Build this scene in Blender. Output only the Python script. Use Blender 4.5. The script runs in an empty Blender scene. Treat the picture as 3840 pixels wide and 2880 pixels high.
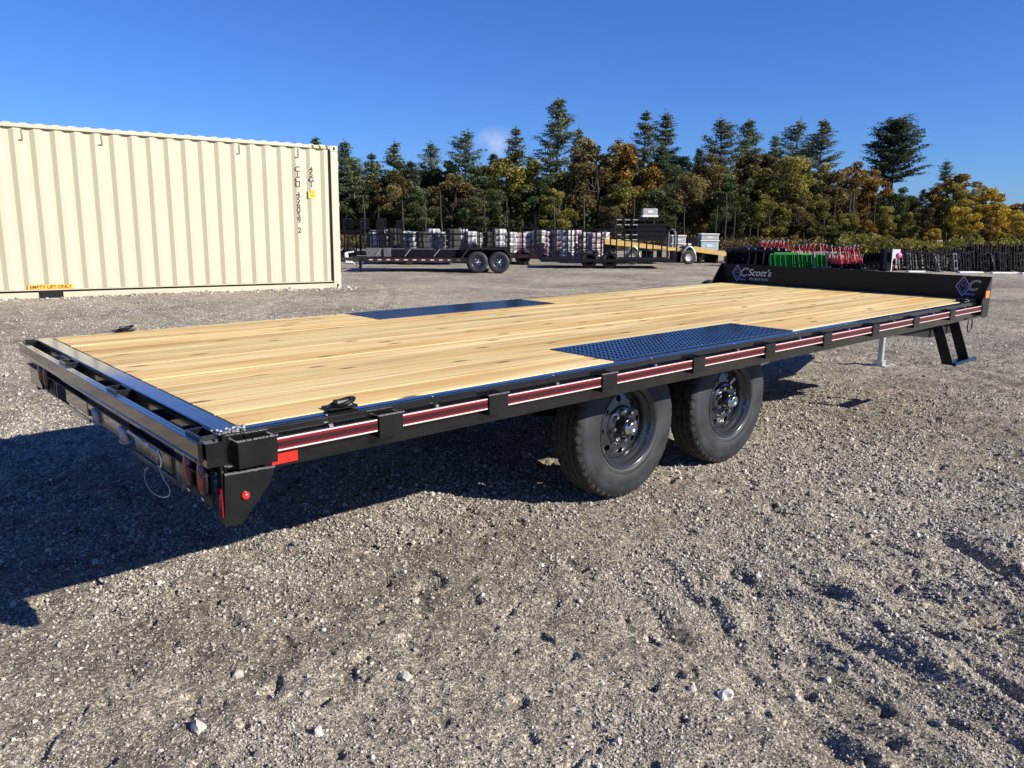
import bpy, bmesh, math, random
import numpy as np
from mathutils import Vector, Matrix
R = math.radians
S = bpy.context.scene
COL = S.collection
rng = np.random.default_rng(7)
random.seed(7)

# ---------------------------------------------------------------- camera, sky, sun, exposure
CAM = np.array([-0.9253, -2.2231, 1.456]); YAW, PIT, ROL, FPX = 0.843, 0.2054, 0.0049, 2939.34
def cam_axes():
    f = np.array([math.cos(YAW)*math.cos(PIT), math.sin(YAW)*math.cos(PIT), -math.sin(PIT)])
    r = np.array([math.sin(YAW), -math.cos(YAW), 0.0]); u = np.cross(r, f)
    return f, r*math.cos(ROL)+u*math.sin(ROL), -r*math.sin(ROL)+u*math.cos(ROL)
CF, CR, CU = cam_axes()
cd = bpy.data.cameras.new('camera'); cam = bpy.data.objects.new('camera', cd); COL.objects.link(cam)
cd.sensor_width = 36.0; cd.lens = FPX/3840*36.0; cd.clip_start = 0.05; cd.clip_end = 3000
cam.matrix_world = Matrix(((CR[0], CU[0], -CF[0], CAM[0]), (CR[1], CU[1], -CF[1], CAM[1]), (CR[2], CU[2], -CF[2], CAM[2]), (0, 0, 0, 1)))
S.camera = cam

SUN = Vector((0.43*0.873, -0.90*0.873, 0.488)).normalized()
world = bpy.data.worlds.new('World'); S.world = world; world.use_nodes = True
wn, wl = world.node_tree.nodes, world.node_tree.links
wn.clear()
sky = wn.new('ShaderNodeTexSky'); sky.sky_type = 'NISHITA'; sky.sun_disc = False
sky.sun_elevation = math.asin(SUN.z); sky.sun_rotation = math.atan2(SUN.x, SUN.y)
sky.altitude = 300; sky.air_density = 1.0; sky.dust_density = 0.1; sky.ozone_density = 4.0
tint = wn.new('ShaderNodeMix'); tint.data_type = 'RGBA'; tint.blend_type = 'MULTIPLY'; tint.inputs[0].default_value = 1
tint.inputs[7].default_value = (0.52, 0.86, 1.60, 1)
wl.new(sky.outputs[0], tint.inputs[6])
# one faint wisp of cloud above the tree line
tc = wn.new('ShaderNodeTexCoord')
def sky_dir(ud, vd):
    u, v = ud*3840/2212, vd*3840/2212
    d = CF*FPX+CR*(u-1920)-CU*(v-1440); return d/np.linalg.norm(d)
cdir = sky_dir(1078, 310)
vsub = wn.new('ShaderNodeVectorMath'); vsub.operation = 'SUBTRACT'; vsub.inputs[1].default_value = tuple(cdir)
wl.new(tc.outputs['Generated'], vsub.inputs[0])
nz = wn.new('ShaderNodeTexNoise'); nz.inputs['Scale'].default_value = 22; nz.inputs['Detail'].default_value = 5
wl.new(tc.outputs['Generated'], nz.inputs['Vector'])
vsc = wn.new('ShaderNodeVectorMath'); vsc.operation = 'MULTIPLY'; vsc.inputs[1].default_value = (1, 1, 1.5)
wl.new(vsub.outputs[0], vsc.inputs[0])
vlen = wn.new('ShaderNodeVectorMath'); vlen.operation = 'LENGTH'; wl.new(vsc.outputs[0], vlen.inputs[0])
m1 = wn.new('ShaderNodeMapRange'); m1.inputs[1].default_value = 0.034; m1.inputs[2].default_value = 0.0; m1.inputs[3].default_value = 0; m1.inputs[4].default_value = 1
wl.new(vlen.outputs['Value'], m1.inputs[0])
m2 = wn.new('ShaderNodeMapRange'); m2.inputs[1].default_value = 0.35; m2.inputs[2].default_value = 0.75
wl.new(nz.outputs[0], m2.inputs[0])
mm = wn.new('ShaderNodeMath'); mm.operation = 'MULTIPLY'; wl.new(m1.outputs[0], mm.inputs[0]); wl.new(m2.outputs[0], mm.inputs[1])
cmix = wn.new('ShaderNodeMix'); cmix.data_type = 'RGBA'; cmix.inputs[7].default_value = (9.0, 9.2, 11.0, 1)
wl.new(mm.outputs[0], cmix.inputs[0]); wl.new(tint.outputs[2], cmix.inputs[6])
bg = wn.new('ShaderNodeBackground'); bg.inputs[1].default_value = 0.050
wl.new(cmix.outputs[2], bg.inputs[0])
wo = wn.new('ShaderNodeOutputWorld'); wl.new(bg.outputs[0], wo.inputs[0])

sl = bpy.data.lights.new('sun', 'SUN'); sl.energy = 5.0; sl.angle = R(0.5); sl.color = (1.0, 0.93, 0.80)
so = bpy.data.objects.new('sun', sl); COL.objects.link(so); so.rotation_euler = SUN.to_track_quat('Z', 'Y').to_euler()
S.view_settings.view_transform = 'Standard'; S.view_settings.look = 'None'
S.view_settings.gamma = 1; S.view_settings.use_curve_mapping = False; S.view_settings.exposure = 0.82

# ---------------------------------------------------------------- helpers: objects
def tag(o, label=None, cat=None, group=None, kind=None):
    if label: o['label'] = label
    if cat: o['category'] = cat
    if group: o['group'] = group
    if kind: o['kind'] = kind
    return o
def thing(name, label, cat, loc=(0, 0, 0), rot=(0, 0, 0), group=None, scale=(1, 1, 1)):
    o = bpy.data.objects.new(name, None); COL.objects.link(o); o.location = loc; o.rotation_euler = rot; o.scale = scale
    o.empty_display_size = .2
    return tag(o, label, cat, group)
def children(o): return [c for c in bpy.data.objects if c.parent == o]
def link_mesh(name, me, parent=None):
    o = bpy.data.objects.new(name, me); COL.objects.link(o)
    if parent: o.parent = parent
    return o
class MB:
    """collects simple shapes into one mesh"""
    def __init__(s): s.v = []; s.f = []; s.sm = []; s.mi = []
    def add(s, vs, fs, smooth=False, mi=0):
        n = len(s.v); s.v += [tuple(v) for v in vs]
        for f in fs: s.f.append(tuple(i+n for i in f)); s.sm.append(smooth); s.mi.append(mi)
        return s
    def box(s, x0, x1, y0, y1, z0, z1, mi=0, b=0.0):
        if b <= 0:
            vs = [(x, y, z) for z in (z0, z1) for (x, y) in ((x0, y0), (x1, y0), (x1, y1), (x0, y1))]
            return s.add(vs, [(3, 2, 1, 0), (4, 5, 6, 7), (0, 1, 5, 4), (1, 2, 6, 5), (2, 3, 7, 6), (3, 0, 4, 7)], mi=mi)
        bm = bmesh.new(); bmesh.ops.create_cube(bm, size=1)
        for v in bm.verts: v.co = Vector(((x0+x1)/2+v.co.x*(x1-x0), (y0+y1)/2+v.co.y*(y1-y0), (z0+z1)/2+v.co.z*(z1-z0)))
        bmesh.ops.bevel(bm, geom=bm.edges[:], offset=b, segments=1, affect='EDGES')
        bm.verts.index_update(); s.add([v.co for v in bm.verts], [[v.index for v in f.verts] for f in bm.faces], mi=mi); bm.free(); return s
    def obox(s, c, ex, ey, ez, mi=0):
        """box by centre and three half-extent vectors"""
        c, ex, ey, ez = map(Vector, (c, ex, ey, ez))
        vs = [c+ex*a+ey*b+ez*d for d in (-1, 1) for (a, b) in ((-1, -1), (1, -1), (1, 1), (-1, 1))]
        return s.add(vs, [(3, 2, 1, 0), (4, 5, 6, 7), (0, 1, 5, 4), (1, 2, 6, 5), (2, 3, 7, 6), (3, 0, 4, 7)], mi=mi)
    def bar(s, p, q, w, h=None, mi=0, up=(0, 0, 1)):
        p, q = Vector(p), Vector(q); d = (q-p); L = d.length; d.normalize(); h = h or w
        a = d.cross(Vector(up))
        if a.length < 1e-4: a = d.cross(Vector((1, 0, 0)))
        a.normalize(); b = a.cross(d)
        return s.obox((p+q)/2, d*L/2, a*w/2, b*h/2, mi)
    def tube(s, pts, r, n=8, closed=False, mi=0, rad=None):
        pts = [Vector(p) for p in pts]; m = len(pts); vs = []
        for i, p in enumerate(pts):
            if closed: d = pts[(i+1) % m]-pts[i-1]
            else: d = pts[min(i+1, m-1)]-pts[max(i-1, 0)]
            d.normalize(); a = d.cross(Vector((0.31, 0.2, 0.93))).normalized(); b = d.cross(a)
            rr = rad[i] if rad else r
            vs += [p+a*rr*math.cos(2*math.pi*k/n)+b*rr*math.sin(2*math.pi*k/n) for k in range(n)]
        fs = []
        for i in range(m if closed else m-1):
            j = (i+1) % m
            fs += [(i*n+k, i*n+(k+1) % n, j*n+(k+1) % n, j*n+k) for k in range(n)]
        if not closed: fs += [tuple(range(n))[::-1], tuple(range((m-1)*n, m*n))]
        return s.add(vs, fs, True, mi)
    def cyl(s, p, q, r, n=16, mi=0, r2=None):
        return s.tube([p, q], r, n, rad=[r, r2 if r2 is not None else r], mi=mi)
    def prism(s, poly, axis, a, b, mi=0):
        """poly in the two remaining axes, extruded along axis from a to b"""
        def P(t, w):
            if axis == 'y': return (t[0], w, t[1])
            if axis == 'x': return (w, t[0], t[1])
            return (t[0], t[1], w)
        n = len(poly); vs = [P(t, a) for t in poly]+[P(t, b) for t in poly]
        return s.add(vs, [tuple(range(n)), tuple(range(n, 2*n))[::-1]]+[(i, i+n, (i+1) % n+n, (i+1) % n) for i in range(n)], mi=mi)
    def lathe(s, prof, n=48, axis='y', c=(0, 0, 0), mi=0, smooth=True, rfun=None):
        """prof: (along axis, radius)"""
        vs = []
        for i, (a, r) in enumerate(prof):
            for k in range(n):
                t = 2*math.pi*k/n; rr = r if rfun is None else rfun(i, k, r)
                if axis == 'y': vs.append((c[0]+rr*math.cos(t), c[1]+a, c[2]+rr*math.sin(t)))
                elif axis == 'z': vs.append((c[0]+rr*math.cos(t), c[1]+rr*math.sin(t), c[2]+a))
                else: vs.append((c[0]+a, c[1]+rr*math.cos(t), c[2]+rr*math.sin(t)))
        fs = [(i*n+k, i*n+(k+1) % n, (i+1)*n+(k+1) % n, (i+1)*n+k) for i in range(len(prof)-1) for k in range(n)]
        return s.add(vs, fs, smooth, mi)
    def mesh(s, name, mats):
        me = bpy.data.meshes.new(name); me.from_pydata(s.v, [], s.f); me.update()
        me.polygons.foreach_set('use_smooth', s.sm); me.polygons.foreach_set('material_index', s.mi)
        for m in (mats if isinstance(mats, (list, tuple)) else [mats]): me.materials.append(m)
        bm = bmesh.new(); bm.from_mesh(me); bmesh.ops.recalc_face_normals(bm, faces=bm.faces[:]); bm.to_mesh(me); bm.free()
        return me
    def build(s, name, mats, parent=None, loc=None, rot=None):
        o = link_mesh(name, s.mesh(name, mats), parent)
        if loc: o.location = loc
        if rot: o.rotation_euler = rot
        return o
def dup(root, loc, rot=None, label=None, scale=None):
    r = root.copy(); COL.objects.link(r); r.location = loc
    if rot is not None: r.rotation_euler = rot
    if scale is not None: r.scale = scale
    if label: r['label'] = label
    for ch in KIDS(root):
        c = ch.copy(); COL.objects.link(c); c.parent = r
        for g in KIDS(ch):
            d = g.copy(); COL.objects.link(d); d.parent = c
    return r
_kid = {}
def KIDS(o):
    if o.name not in _kid: _kid[o.name] = [c for c in bpy.data.objects if c.parent is not None and c.parent.name == o.name]
    return _kid[o.name]

# ---------------------------------------------------------------- helpers: materials
def mat(name, col, rough=.5, metal=0, coat=0, spec=.5, noise=None, bump=None, emit=None):
    m = bpy.data.materials.new(name); m.use_nodes = True; n, l = m.node_tree.nodes, m.node_tree.links
    b = n['Principled BSDF']; b.inputs['Base Color'].default_value = (*col, 1); b.inputs['Roughness'].default_value = rough
    b.inputs['Metallic'].default_value = metal; b.inputs['Coat Weight'].default_value = coat; b.inputs['Coat Roughness'].default_value = .06
    b.inputs['Specular IOR Level'].default_value = spec
    t = None
    if noise or bump: t = n.new('ShaderNodeTexCoord')
    if noise:  # (scale, amount, second colour)
        tx = n.new('ShaderNodeTexNoise'); tx.inputs['Scale'].default_value = noise[0]; tx.inputs['Detail'].default_value = 6
        l.new(t.outputs['Object'], tx.inputs['Vector'])
        mr = n.new('ShaderNodeMapRange'); mr.inputs[1].default_value = .38; mr.inputs[2].default_value = .68; mr.inputs[4].default_value = noise[1]
        l.new(tx.outputs[0], mr.inputs[0])
        mx = n.new('ShaderNodeMix'); mx.data_type = 'RGBA'; mx.inputs[6].default_value = (*col, 1); mx.inputs[7].default_value = (*noise[2], 1)
        l.new(mr.outputs[0], mx.inputs[0]); l.new(mx.outputs[2], b.inputs['Base Color'])
        rr = n.new('ShaderNodeMapRange'); rr.inputs[3].default_value = rough; rr.inputs[4].default_value = min(1, rough+.2)
        l.new(tx.outputs[0], rr.inputs[0]); l.new(rr.outputs[0], b.inputs['Roughness'])
    if bump:  # (scale, strength)
        tb = n.new('ShaderNodeTexNoise'); tb.inputs['Scale'].default_value = bump[0]; tb.inputs['Detail'].default_value = 4
        l.new(t.outputs['Object'], tb.inputs['Vector'])
        bp = n.new('ShaderNodeBump'); bp.inputs['Strength'].default_value = bump[1]; bp.inputs['Distance'].default_value = .01
        l.new(tb.outputs[0], bp.inputs['Height']); l.new(bp.outputs[0], b.inputs['Normal'])
    return m
M = {}
M['black'] = mat('gloss_black_paint', (.004, .0045, .005), .11, coat=1, noise=(5, .5, (.007, .0075, .008)), bump=(9, .05))
M['black2'] = mat('satin_black_paint', (.004, .005, .005), .2, coat=.35, noise=(9, .6, (.008, .009, .009)), bump=(30, .06))
M['plate'] = mat('tread_plate_paint', (.005, .006, .008), .16, coat=.9, noise=(30, .6, (.012, .013, .015)), bump=(75, .45))
M['latch'] = mat('zinc_latch', (.42, .43, .44), .4, metal=.25)
M['panel'] = mat('headboard_black_paint', (.005, .005, .005), .28, spec=.22, noise=(3, .5, (.009, .008, .008)))
M['under'] = mat('underframe_black', (.005, .005, .006), .55)
M['rubber'] = mat('tyre_rubber', (.012, .014, .017), .48, noise=(7, .75, (.030, .036, .043)), bump=(60, .08))
M['tread'] = mat('tread_rubber', (.014, .013, .012), .75, noise=(25, .8, (.060, .053, .043)), bump=(70, .3))
M['rim'] = mat('rim_black_steel', (.040, .046, .056), .26, metal=.5, coat=.7)
M['chrome'] = mat('bright_steel', (.75, .75, .76), .14, metal=1)
M['galv'] = mat('galvanised_steel', (.55, .56, .56), .38, metal=.75, noise=(18, .7, (.36, .37, .37)), bump=(30, .1))
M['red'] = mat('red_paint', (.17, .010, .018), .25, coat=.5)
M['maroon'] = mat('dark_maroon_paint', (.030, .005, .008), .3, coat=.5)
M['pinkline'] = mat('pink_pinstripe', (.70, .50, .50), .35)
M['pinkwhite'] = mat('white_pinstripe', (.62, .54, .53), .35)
M['reflector'] = mat('red_reflector', (.55, .02, .012), .22, coat=1)
M['lens'] = mat('red_lamp_lens', (.20, .004, .008), .12, coat=1)
M['amber'] = mat('amber_lens', (.75, .24, .05), .2, coat=1)
M['white'] = mat('white_plastic', (.78, .78, .76), .4)
M['whitewrap'] = mat('white_wrap_film', (.50, .49, .48), .35, noise=(6, 1.0, (.05, .045, .05)), bump=(22, .6))
M['pinkwrap'] = mat('mauve_wrap_film', (.34, .26, .29), .35, noise=(6, .9, (.09, .06, .08)), bump=(22, .6))
M['silverwrap'] = mat('silver_wrap_film', (.46, .47, .47), .35, noise=(6, .9, (.05, .05, .06)), bump=(22, .6))
M['yellowwood'] = mat('new_yellow_plank', (.60, .40, .12), .6, noise=(4, .7, (.45, .27, .08)))
M['bgred'] = mat('implement_red', (.32, .015, .025), .4, noise=(12, .6, (.14, .012, .02)))
M['bggreen'] = mat('implement_green', (.03, .28, .06), .4, noise=(12, .6, (.02, .16, .04)))
M['bggrey'] = mat('implement_grey', (.16, .165, .17), .4, noise=(12, .7, (.05, .05, .06)))
M['bgblack'] = mat('implement_black', (.005, .006, .009), .6, spec=.15, noise=(10, .5, (.012, .013, .020)))
M['paleblue'] = mat('pale_blue_plastic', (.42, .52, .58), .4)
M['magenta'] = mat('sign_magenta', (.65, .10, .30), .4)
M['cargrey'] = mat('box_grey', (.42, .45, .46), .4, noise=(14, .6, (.3, .32, .33)))
M['cable'] = mat('black_cable', (.03, .028, .026), .4)
M['cream'] = mat('container_cream_paint', (.445, .415, .31), .42, noise=(1.2, .4, (.405, .372, .275)), bump=(3, .06))
M['sticker'] = mat('sticker_yellow', (.82, .40, .03), .45)
M['ink'] = mat('black_ink', (.03, .028, .025), .6)
M['brownink'] = mat('brown_ink', (.10, .045, .01), .6)
M['void'] = mat('dark_opening', (.004, .004, .004), .9)
M['blueline'] = mat('decal_blue', (.10, .11, .45), .4)
M['silverline'] = mat('decal_silver', (.55, .56, .62), .4)
M['bark'] = mat('tree_bark', (.040, .032, .026), .9, noise=(3, .8, (.018, .015, .013)))
M['bolt'] = mat('zinc_bolt', (.30, .30, .31), .35, metal=.7)

def wood_mat():
    m = bpy.data.materials.new('pine_planks'); m.use_nodes = True; n, l = m.node_tree.nodes, m.node_tree.links
    b = n['Principled BSDF']; b.inputs['Roughness'].default_value = .55; b.inputs['Specular IOR Level'].default_value = .3
    t = n.new('ShaderNodeTexCoord'); oi = n.new('ShaderNodeObjectInfo')
    off = n.new('ShaderNodeVectorMath'); off.operation = 'MULTIPLY_ADD'
    comb = n.new('ShaderNodeCombineXYZ'); 
    for k in range(3): l.new(oi.outputs['Random'], comb.inputs[k])
    off.inputs[1].default_value = (37, 19, 11); l.new(comb.outputs[0], off.inputs[0]); l.new(t.outputs['Object'], off.inputs[2])
    def noise(sc, det, dist=0.0, scale=1.0):
        mp = n.new('ShaderNodeMapping'); mp.inputs['Scale'].default_value = sc; l.new(off.outputs[0], mp.inputs[0])
        x = n.new('ShaderNodeTexNoise'); x.inputs['Scale'].default_value = scale; x.inputs['Detail'].default_value = det; x.inputs['Distortion'].default_value = dist
        l.new(mp.outputs[0], x.inputs['Vector']); return x
    grain = noise((.7, 17, 17), 6, .8); fine = noise((5, 190, 190), 3, .2); broad = noise((.55, 7, 7), 3, .3); blotch = noise((2.2, 13, 5), 4, .4)
    ramp = n.new('ShaderNodeValToRGB'); e = ramp.color_ramp.elements
    e[0].position = .27; e[0].color = (.47, .30, .12, 1); e[1].position = .60; e[1].color = (.78, .65, .35, 1)
    k = e.new(.45); k.color = (.70, .52, .235, 1)
    l.new(grain.outputs[0], ramp.inputs[0])
    ramp2 = n.new('ShaderNodeValToRGB'); e = ramp2.color_ramp.elements
    e[0].position = .33; e[0].color = (.82, .71, .55, 1); e[1].position = .62; e[1].color = (1, 1, 1, 1); l.new(broad.outputs[0], ramp2.inputs[0])
    mul = n.new('ShaderNodeMix'); mul.data_type = 'RGBA'; mul.blend_type = 'MULTIPLY'; mul.inputs[0].default_value = 1
    l.new(ramp.outputs[0], mul.inputs[6]); l.new(ramp2.outputs[0], mul.inputs[7])
    # greenish and pinkish boards
    rr = n.new('ShaderNodeValToRGB'); e = rr.color_ramp.elements
    e[0].position = 0; e[0].color = (1.0, .90, .74, 1); e[1].position = 1; e[1].color = (.95, 1.0, .93, 1)
    k = e.new(.35); k.color = (1.03, 1.0, .98, 1); k = e.new(.7); k.color = (.86, .84, .76, 1)
    l.new(oi.outputs['Random'], rr.inputs[0])
    mul2 = n.new('ShaderNodeMix'); mul2.data_type = 'RGBA'; mul2.blend_type = 'MULTIPLY'; mul2.inputs[0].default_value = .9
    l.new(mul.outputs[2], mul2.inputs[6]); l.new(rr.outputs[0], mul2.inputs[7])
    # dark streaks of heartwood and stains
    st = n.new('ShaderNodeMapRange'); st.inputs[1].default_value = .57; st.inputs[2].default_value = .78; st.inputs[4].default_value = .5
    l.new(blotch.outputs[0], st.inputs[0])
    mx = n.new('ShaderNodeMix'); mx.data_type = 'RGBA'; mx.inputs[7].default_value = (.36, .24, .13, 1)
    l.new(st.outputs[0], mx.inputs[0]); l.new(mul2.outputs[2], mx.inputs[6])
    # knots
    mp = n.new('ShaderNodeMapping'); mp.inputs['Scale'].default_value = (1.7, 6.5, 1); l.new(off.outputs[0], mp.inputs[0])
    vo = n.new('ShaderNodeTexVoronoi'); vo.voronoi_dimensions = '2D'; vo.inputs['Scale'].default_value = 1.0; vo.inputs['Randomness'].default_value = 1; l.new(mp.outputs[0], vo.inputs['Vector'])
    kn = n.new('ShaderNodeMapRange'); kn.inputs[1].default_value = .105; kn.inputs[2].default_value = .035; l.new(vo.outputs['Distance'], kn.inputs[0])
    sep = n.new('ShaderNodeSeparateColor'); l.new(vo.outputs['Color'], sep.inputs[0])
    gt = n.new('ShaderNodeMath'); gt.operation = 'GREATER_THAN'; gt.inputs[1].default_value = .30; l.new(sep.outputs[0], gt.inputs[0])
    km = n.new('ShaderNodeMath'); km.operation = 'MULTIPLY'; l.new(kn.outputs[0], km.inputs[0]); l.new(gt.outputs[0], km.inputs[1])
    mx2 = n.new('ShaderNodeMix'); mx2.data_type = 'RGBA'; mx2.inputs[7].default_value = (.15, .075, .03, 1)
    l.new(km.outputs[0], mx2.inputs[0]); l.new(mx.outputs[2], mx2.inputs[6]); l.new(mx2.outputs[2], b.inputs['Base Color'])
    bp = n.new('ShaderNodeBump'); bp.inputs['Strength'].default_value = .25; bp.inputs['Distance'].default_value = .004
    l.new(fine.outputs[0], bp.inputs['Height']); l.new(bp.outputs[0], b.inputs['Normal'])
    return m
M['wood'] = wood_mat()

# ---------------------------------------------------------------- ground
_perm = np.random.default_rng(3).random((512, 512))
def vnoise(x, y):
    xi, yi = np.floor(x).astype(int), np.floor(y).astype(int); fx, fy = x-xi, y-yi
    fx = fx*fx*(3-2*fx); fy = fy*fy*(3-2*fy)
    a = _perm[xi & 511, yi & 511]; b = _perm[(xi+1) & 511, yi & 511]; c = _perm[xi & 511, (yi+1) & 511]; d = _perm[(xi+1) & 511, (yi+1) & 511]
    return (a*(1-fx)+b*fx)*(1-fy)+(c*(1-fx)+d*fx)*fy-.5
def fbm(x, y, o=4, g=.5):
    s = 0; a = 1
    for k in range(o): s = s+a*vnoise(x*2**k+17.3*k, y*2**k+9.1*k); a *= g
    return s
def smooth(a, b, t):
    t = np.clip((t-a)/(b-a), 0, 1); return t*t*(3-2*t)
CA = np.array([7.472, 12.652]); CAZ = .041; CB = np.array([1.407, 13.327]); CBZ = .1116
CAX = (CB-CA)/np.linalg.norm(CB-CA)
GFAR = -0.30
def base_z(x, y):
    s = (x-CAM[0])*.665+(y-CAM[1])*.747
    z = GFAR*smooth(12, 24, s)
    t = (x-CA[0])*CAX[0]+(y-CA[1])*CAX[1]; tt = np.clip(t, -.2, 12.4)
    px, py = CA[0]+CAX[0]*tt, CA[1]+CAX[1]*tt; d = np.hypot(x-px, y-py)
    w = 1-smooth(.6, 5.5, d); zc = CAZ+(CBZ-CAZ)*tt/6.1
    z = z*(1-w)+zc*w
    dn = (x-px)*-.110+(y-py)*-.994     # in front of the container: a low bank of loose gravel
    z = z+np.exp(-((dn-.12)/.28)**2)*(t > -.4)*(t < 12.6)*(.004+.045*np.clip(vnoise(x*1.3, y*1.3)+.12, 0, 1)+.03*vnoise(x*7, y*7))
    return z
def ground_z(x, y):
    z = base_z(x, y); r = np.hypot(x-CAM[0], y-CAM[1]); amp = np.clip(r/6, .6, 2.2)
    z = z+.010*fbm(x*.9, y*.9, 3)*amp+.007*fbm(x*5, y*5, 3)
    f = np.clip(1.5-r/14, 0, 1)
    z = z+f*(.0085*fbm(x*17+3, y*17, 4, .66))
    z = z-f*.016*smooth(.27, .5, vnoise(x*13+7, y*13)+.5*vnoise(x*29, y*29))
    # churned ruts right of the camera, running away along (.39,.92)
    a = x*.39+y*.92; b = x*.92-y*.39
    m = smooth(1.1, 1.7, b)*(1-smooth(4.4, 6.2, b))*(1-smooth(-.3, .8, a))
    z = z+m*(.060*fbm(a*1.9, b*6.5, 3, .55)-.03*smooth(.15, .42, vnoise(a*2.6+3, b*8.5+1))-.006)
    m2 = smooth(.05, .25, fbm(x*.8+5, y*.8+2, 2))*f
    z = z+m2*.020*fbm(x*9, y*9, 2)
    # old wheel tracks beyond the trailer
    for (cx, cy, r0) in ((4.2, 2.0, 3.6), (4.2, 2.0, 3.95), (-6, 20, 14.5), (-6, 20, 16.3)):
        q = np.abs(np.hypot(x-cx, y-cy)-r0); z = z-.014*np.exp(-(q/.09)**2)+.008*np.exp(-((q-.17)/.07)**2)
    wt = np.zeros_like(z)
    for wx in (2.200, 3.150):
        for wy in (.47, 2.12): wt = np.maximum(wt, np.exp(-(((x-wx)/.28)**2+((y-wy)/.25)**2)))
    return z*(1-wt*.9)-wt*.002
def ground_mat():
    m = bpy.data.materials.new('gravel_ground'); m.use_nodes = True; n, l = m.node_tree.nodes, m.node_tree.links
    b = n['Principled BSDF']; b.inputs['Roughness'].default_value = .95; b.inputs['Specular IOR Level'].default_value = .15
    g = n.new('ShaderNodeNewGeometry')
    def noise(s, d, r=.5):
        x = n.new('ShaderNodeTexNoise'); x.inputs['Scale'].default_value = s; x.inputs['Detail'].default_value = d; x.inputs['Roughness'].default_value = r
        l.new(g.outputs['Position'], x.inputs['Vector']); return x
    big = noise(.45, 5); mid = noise(3.2, 6, .6); fine = noise(90, 5, .7)
    r1 = n.new('ShaderNodeValToRGB'); e = r1.color_ramp.elements
    e[0].position = .36; e[0].color = (.20, .175, .152, 1); e[1].position = .60; e[1].color = (.47, .43, .35, 1)
    mixf = n.new('ShaderNodeMath'); mixf.operation = 'MULTIPLY_ADD'; mixf.inputs[1].default_value = .5
    hf = n.new('ShaderNodeMath'); hf.operation = 'MULTIPLY'; hf.inputs[1].default_value = .5
    l.new(mid.outputs[0], hf.inputs[0]); l.new(big.outputs[0], mixf.inputs[0]); l.new(hf.outputs[0], mixf.inputs[2]); l.new(mixf.outputs[0], r1.inputs[0])
    # pebbles
    v1 = n.new('ShaderNodeTexVoronoi'); v1.inputs['Scale'].default_value = 150; l.new(g.outputs['Position'], v1.inputs['Vector'])
    v2 = n.new('ShaderNodeTexVoronoi'); v2.inputs['Scale'].default_value = 62; l.new(g.outputs['Position'], v2.inputs['Vector'])
    sc = n.new('ShaderNodeSeparateColor'); l.new(v1.outputs['Color'], sc.inputs[0])
    pr = n.new('ShaderNodeValToRGB'); e = pr.color_ramp.elements
    e[0].position = 0; e[0].color = (.30, .28, .27, 1); e[1].position = 1; e[1].color = (2.1, 2.05, 1.95, 1); k = e.new(.6); k.color = (.95, .95, .95, 1)
    l.new(sc.outputs[0], pr.inputs[0])
    mu = n.new('ShaderNodeMix'); mu.data_type = 'RGBA'; mu.blend_type = 'MULTIPLY'; mu.inputs[0].default_value = .85
    l.new(r1.outputs[0], mu.inputs[6]); l.new(pr.outputs[0], mu.inputs[7])
    sc2 = n.new('ShaderNodeSeparateColor'); l.new(v2.outputs['Color'], sc2.inputs[0])
    pr2 = n.new('ShaderNodeValToRGB'); e = pr2.color_ramp.elements
    e[0].position = 0; e[0].color = (.55, .54, .54, 1); e[1].position = 1; e[1].color = (1.45, 1.43, 1.40, 1); l.new(sc2.outputs[1], pr2.inputs[0])
    mu2 = n.new('ShaderNodeMix'); mu2.data_type = 'RGBA'; mu2.blend_type = 'MULTIPLY'; mu2.inputs[0].default_value = .7
    l.new(mu.outputs[2], mu2.inputs[6]); l.new(pr2.outputs[0], mu2.inputs[7])
    # coarse mottling that still reads far away
    far = noise(9, 8, .75); fr = n.new('ShaderNodeValToRGB'); e = fr.color_ramp.elements
    e[0].position = .35; e[0].color = (.70, .69, .69, 1); e[1].position = .66; e[1].color = (1.22, 1.21, 1.19, 1); l.new(far.outputs[0], fr.inputs[0])
    mu3 = n.new('ShaderNodeMix'); mu3.data_type = 'RGBA'; mu3.blend_type = 'MULTIPLY'; mu3.inputs[0].default_value = .8
    l.new(mu2.outputs[2], mu3.inputs[6]); l.new(fr.outputs[0], mu3.inputs[7])
    # a smear of pale sand
    sb = n.new('ShaderNodeVectorMath'); sb.operation = 'SUBTRACT'; sb.inputs[1].default_value = (4.38, -.58, 0); l.new(g.outputs['Position'], sb.inputs[0])
    sm = n.new('ShaderNodeVectorMath'); sm.operation = 'MULTIPLY'; sm.inputs[1].default_value = (7, 3.2, 0); l.new(sb.outputs[0], sm.inputs[0])
    ln = n.new('ShaderNodeVectorMath'); ln.operation = 'LENGTH'; l.new(sm.outputs[0], ln.inputs[0])
    sr = n.new('ShaderNodeMapRange'); sr.inputs[1].default_value = 1; sr.inputs[2].default_value = .2; l.new(ln.outputs['Value'], sr.inputs[0])
    srn = n.new('ShaderNodeMath'); srn.operation = 'MULTIPLY'; l.new(sr.outputs[0], srn.inputs[0]); l.new(far.outputs[0], srn.inputs[1])
    ms = n.new('ShaderNodeMix'); ms.data_type = 'RGBA'; ms.inputs[7].default_value = (.60, .46, .27, 1)
    l.new(srn.outputs[0], ms.inputs[0]); l.new(mu3.outputs[2], ms.inputs[6])
    l.new(ms.outputs[2], b.inputs['Base Color'])
    b1 = n.new('ShaderNodeBump'); b1.inputs['Strength'].default_value = .9; b1.inputs['Distance'].default_value = .009; b1.invert = True
    l.new(v1.outputs['Distance'], b1.inputs['Height'])
    b2 = n.new('ShaderNodeBump'); b2.inputs['Strength'].default_value = .7; b2.inputs['Distance'].default_value = .018; l.new(fine.outputs[0], b2.inputs['Height']); l.new(b1.outputs[0], b2.inputs['Normal'])
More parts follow.
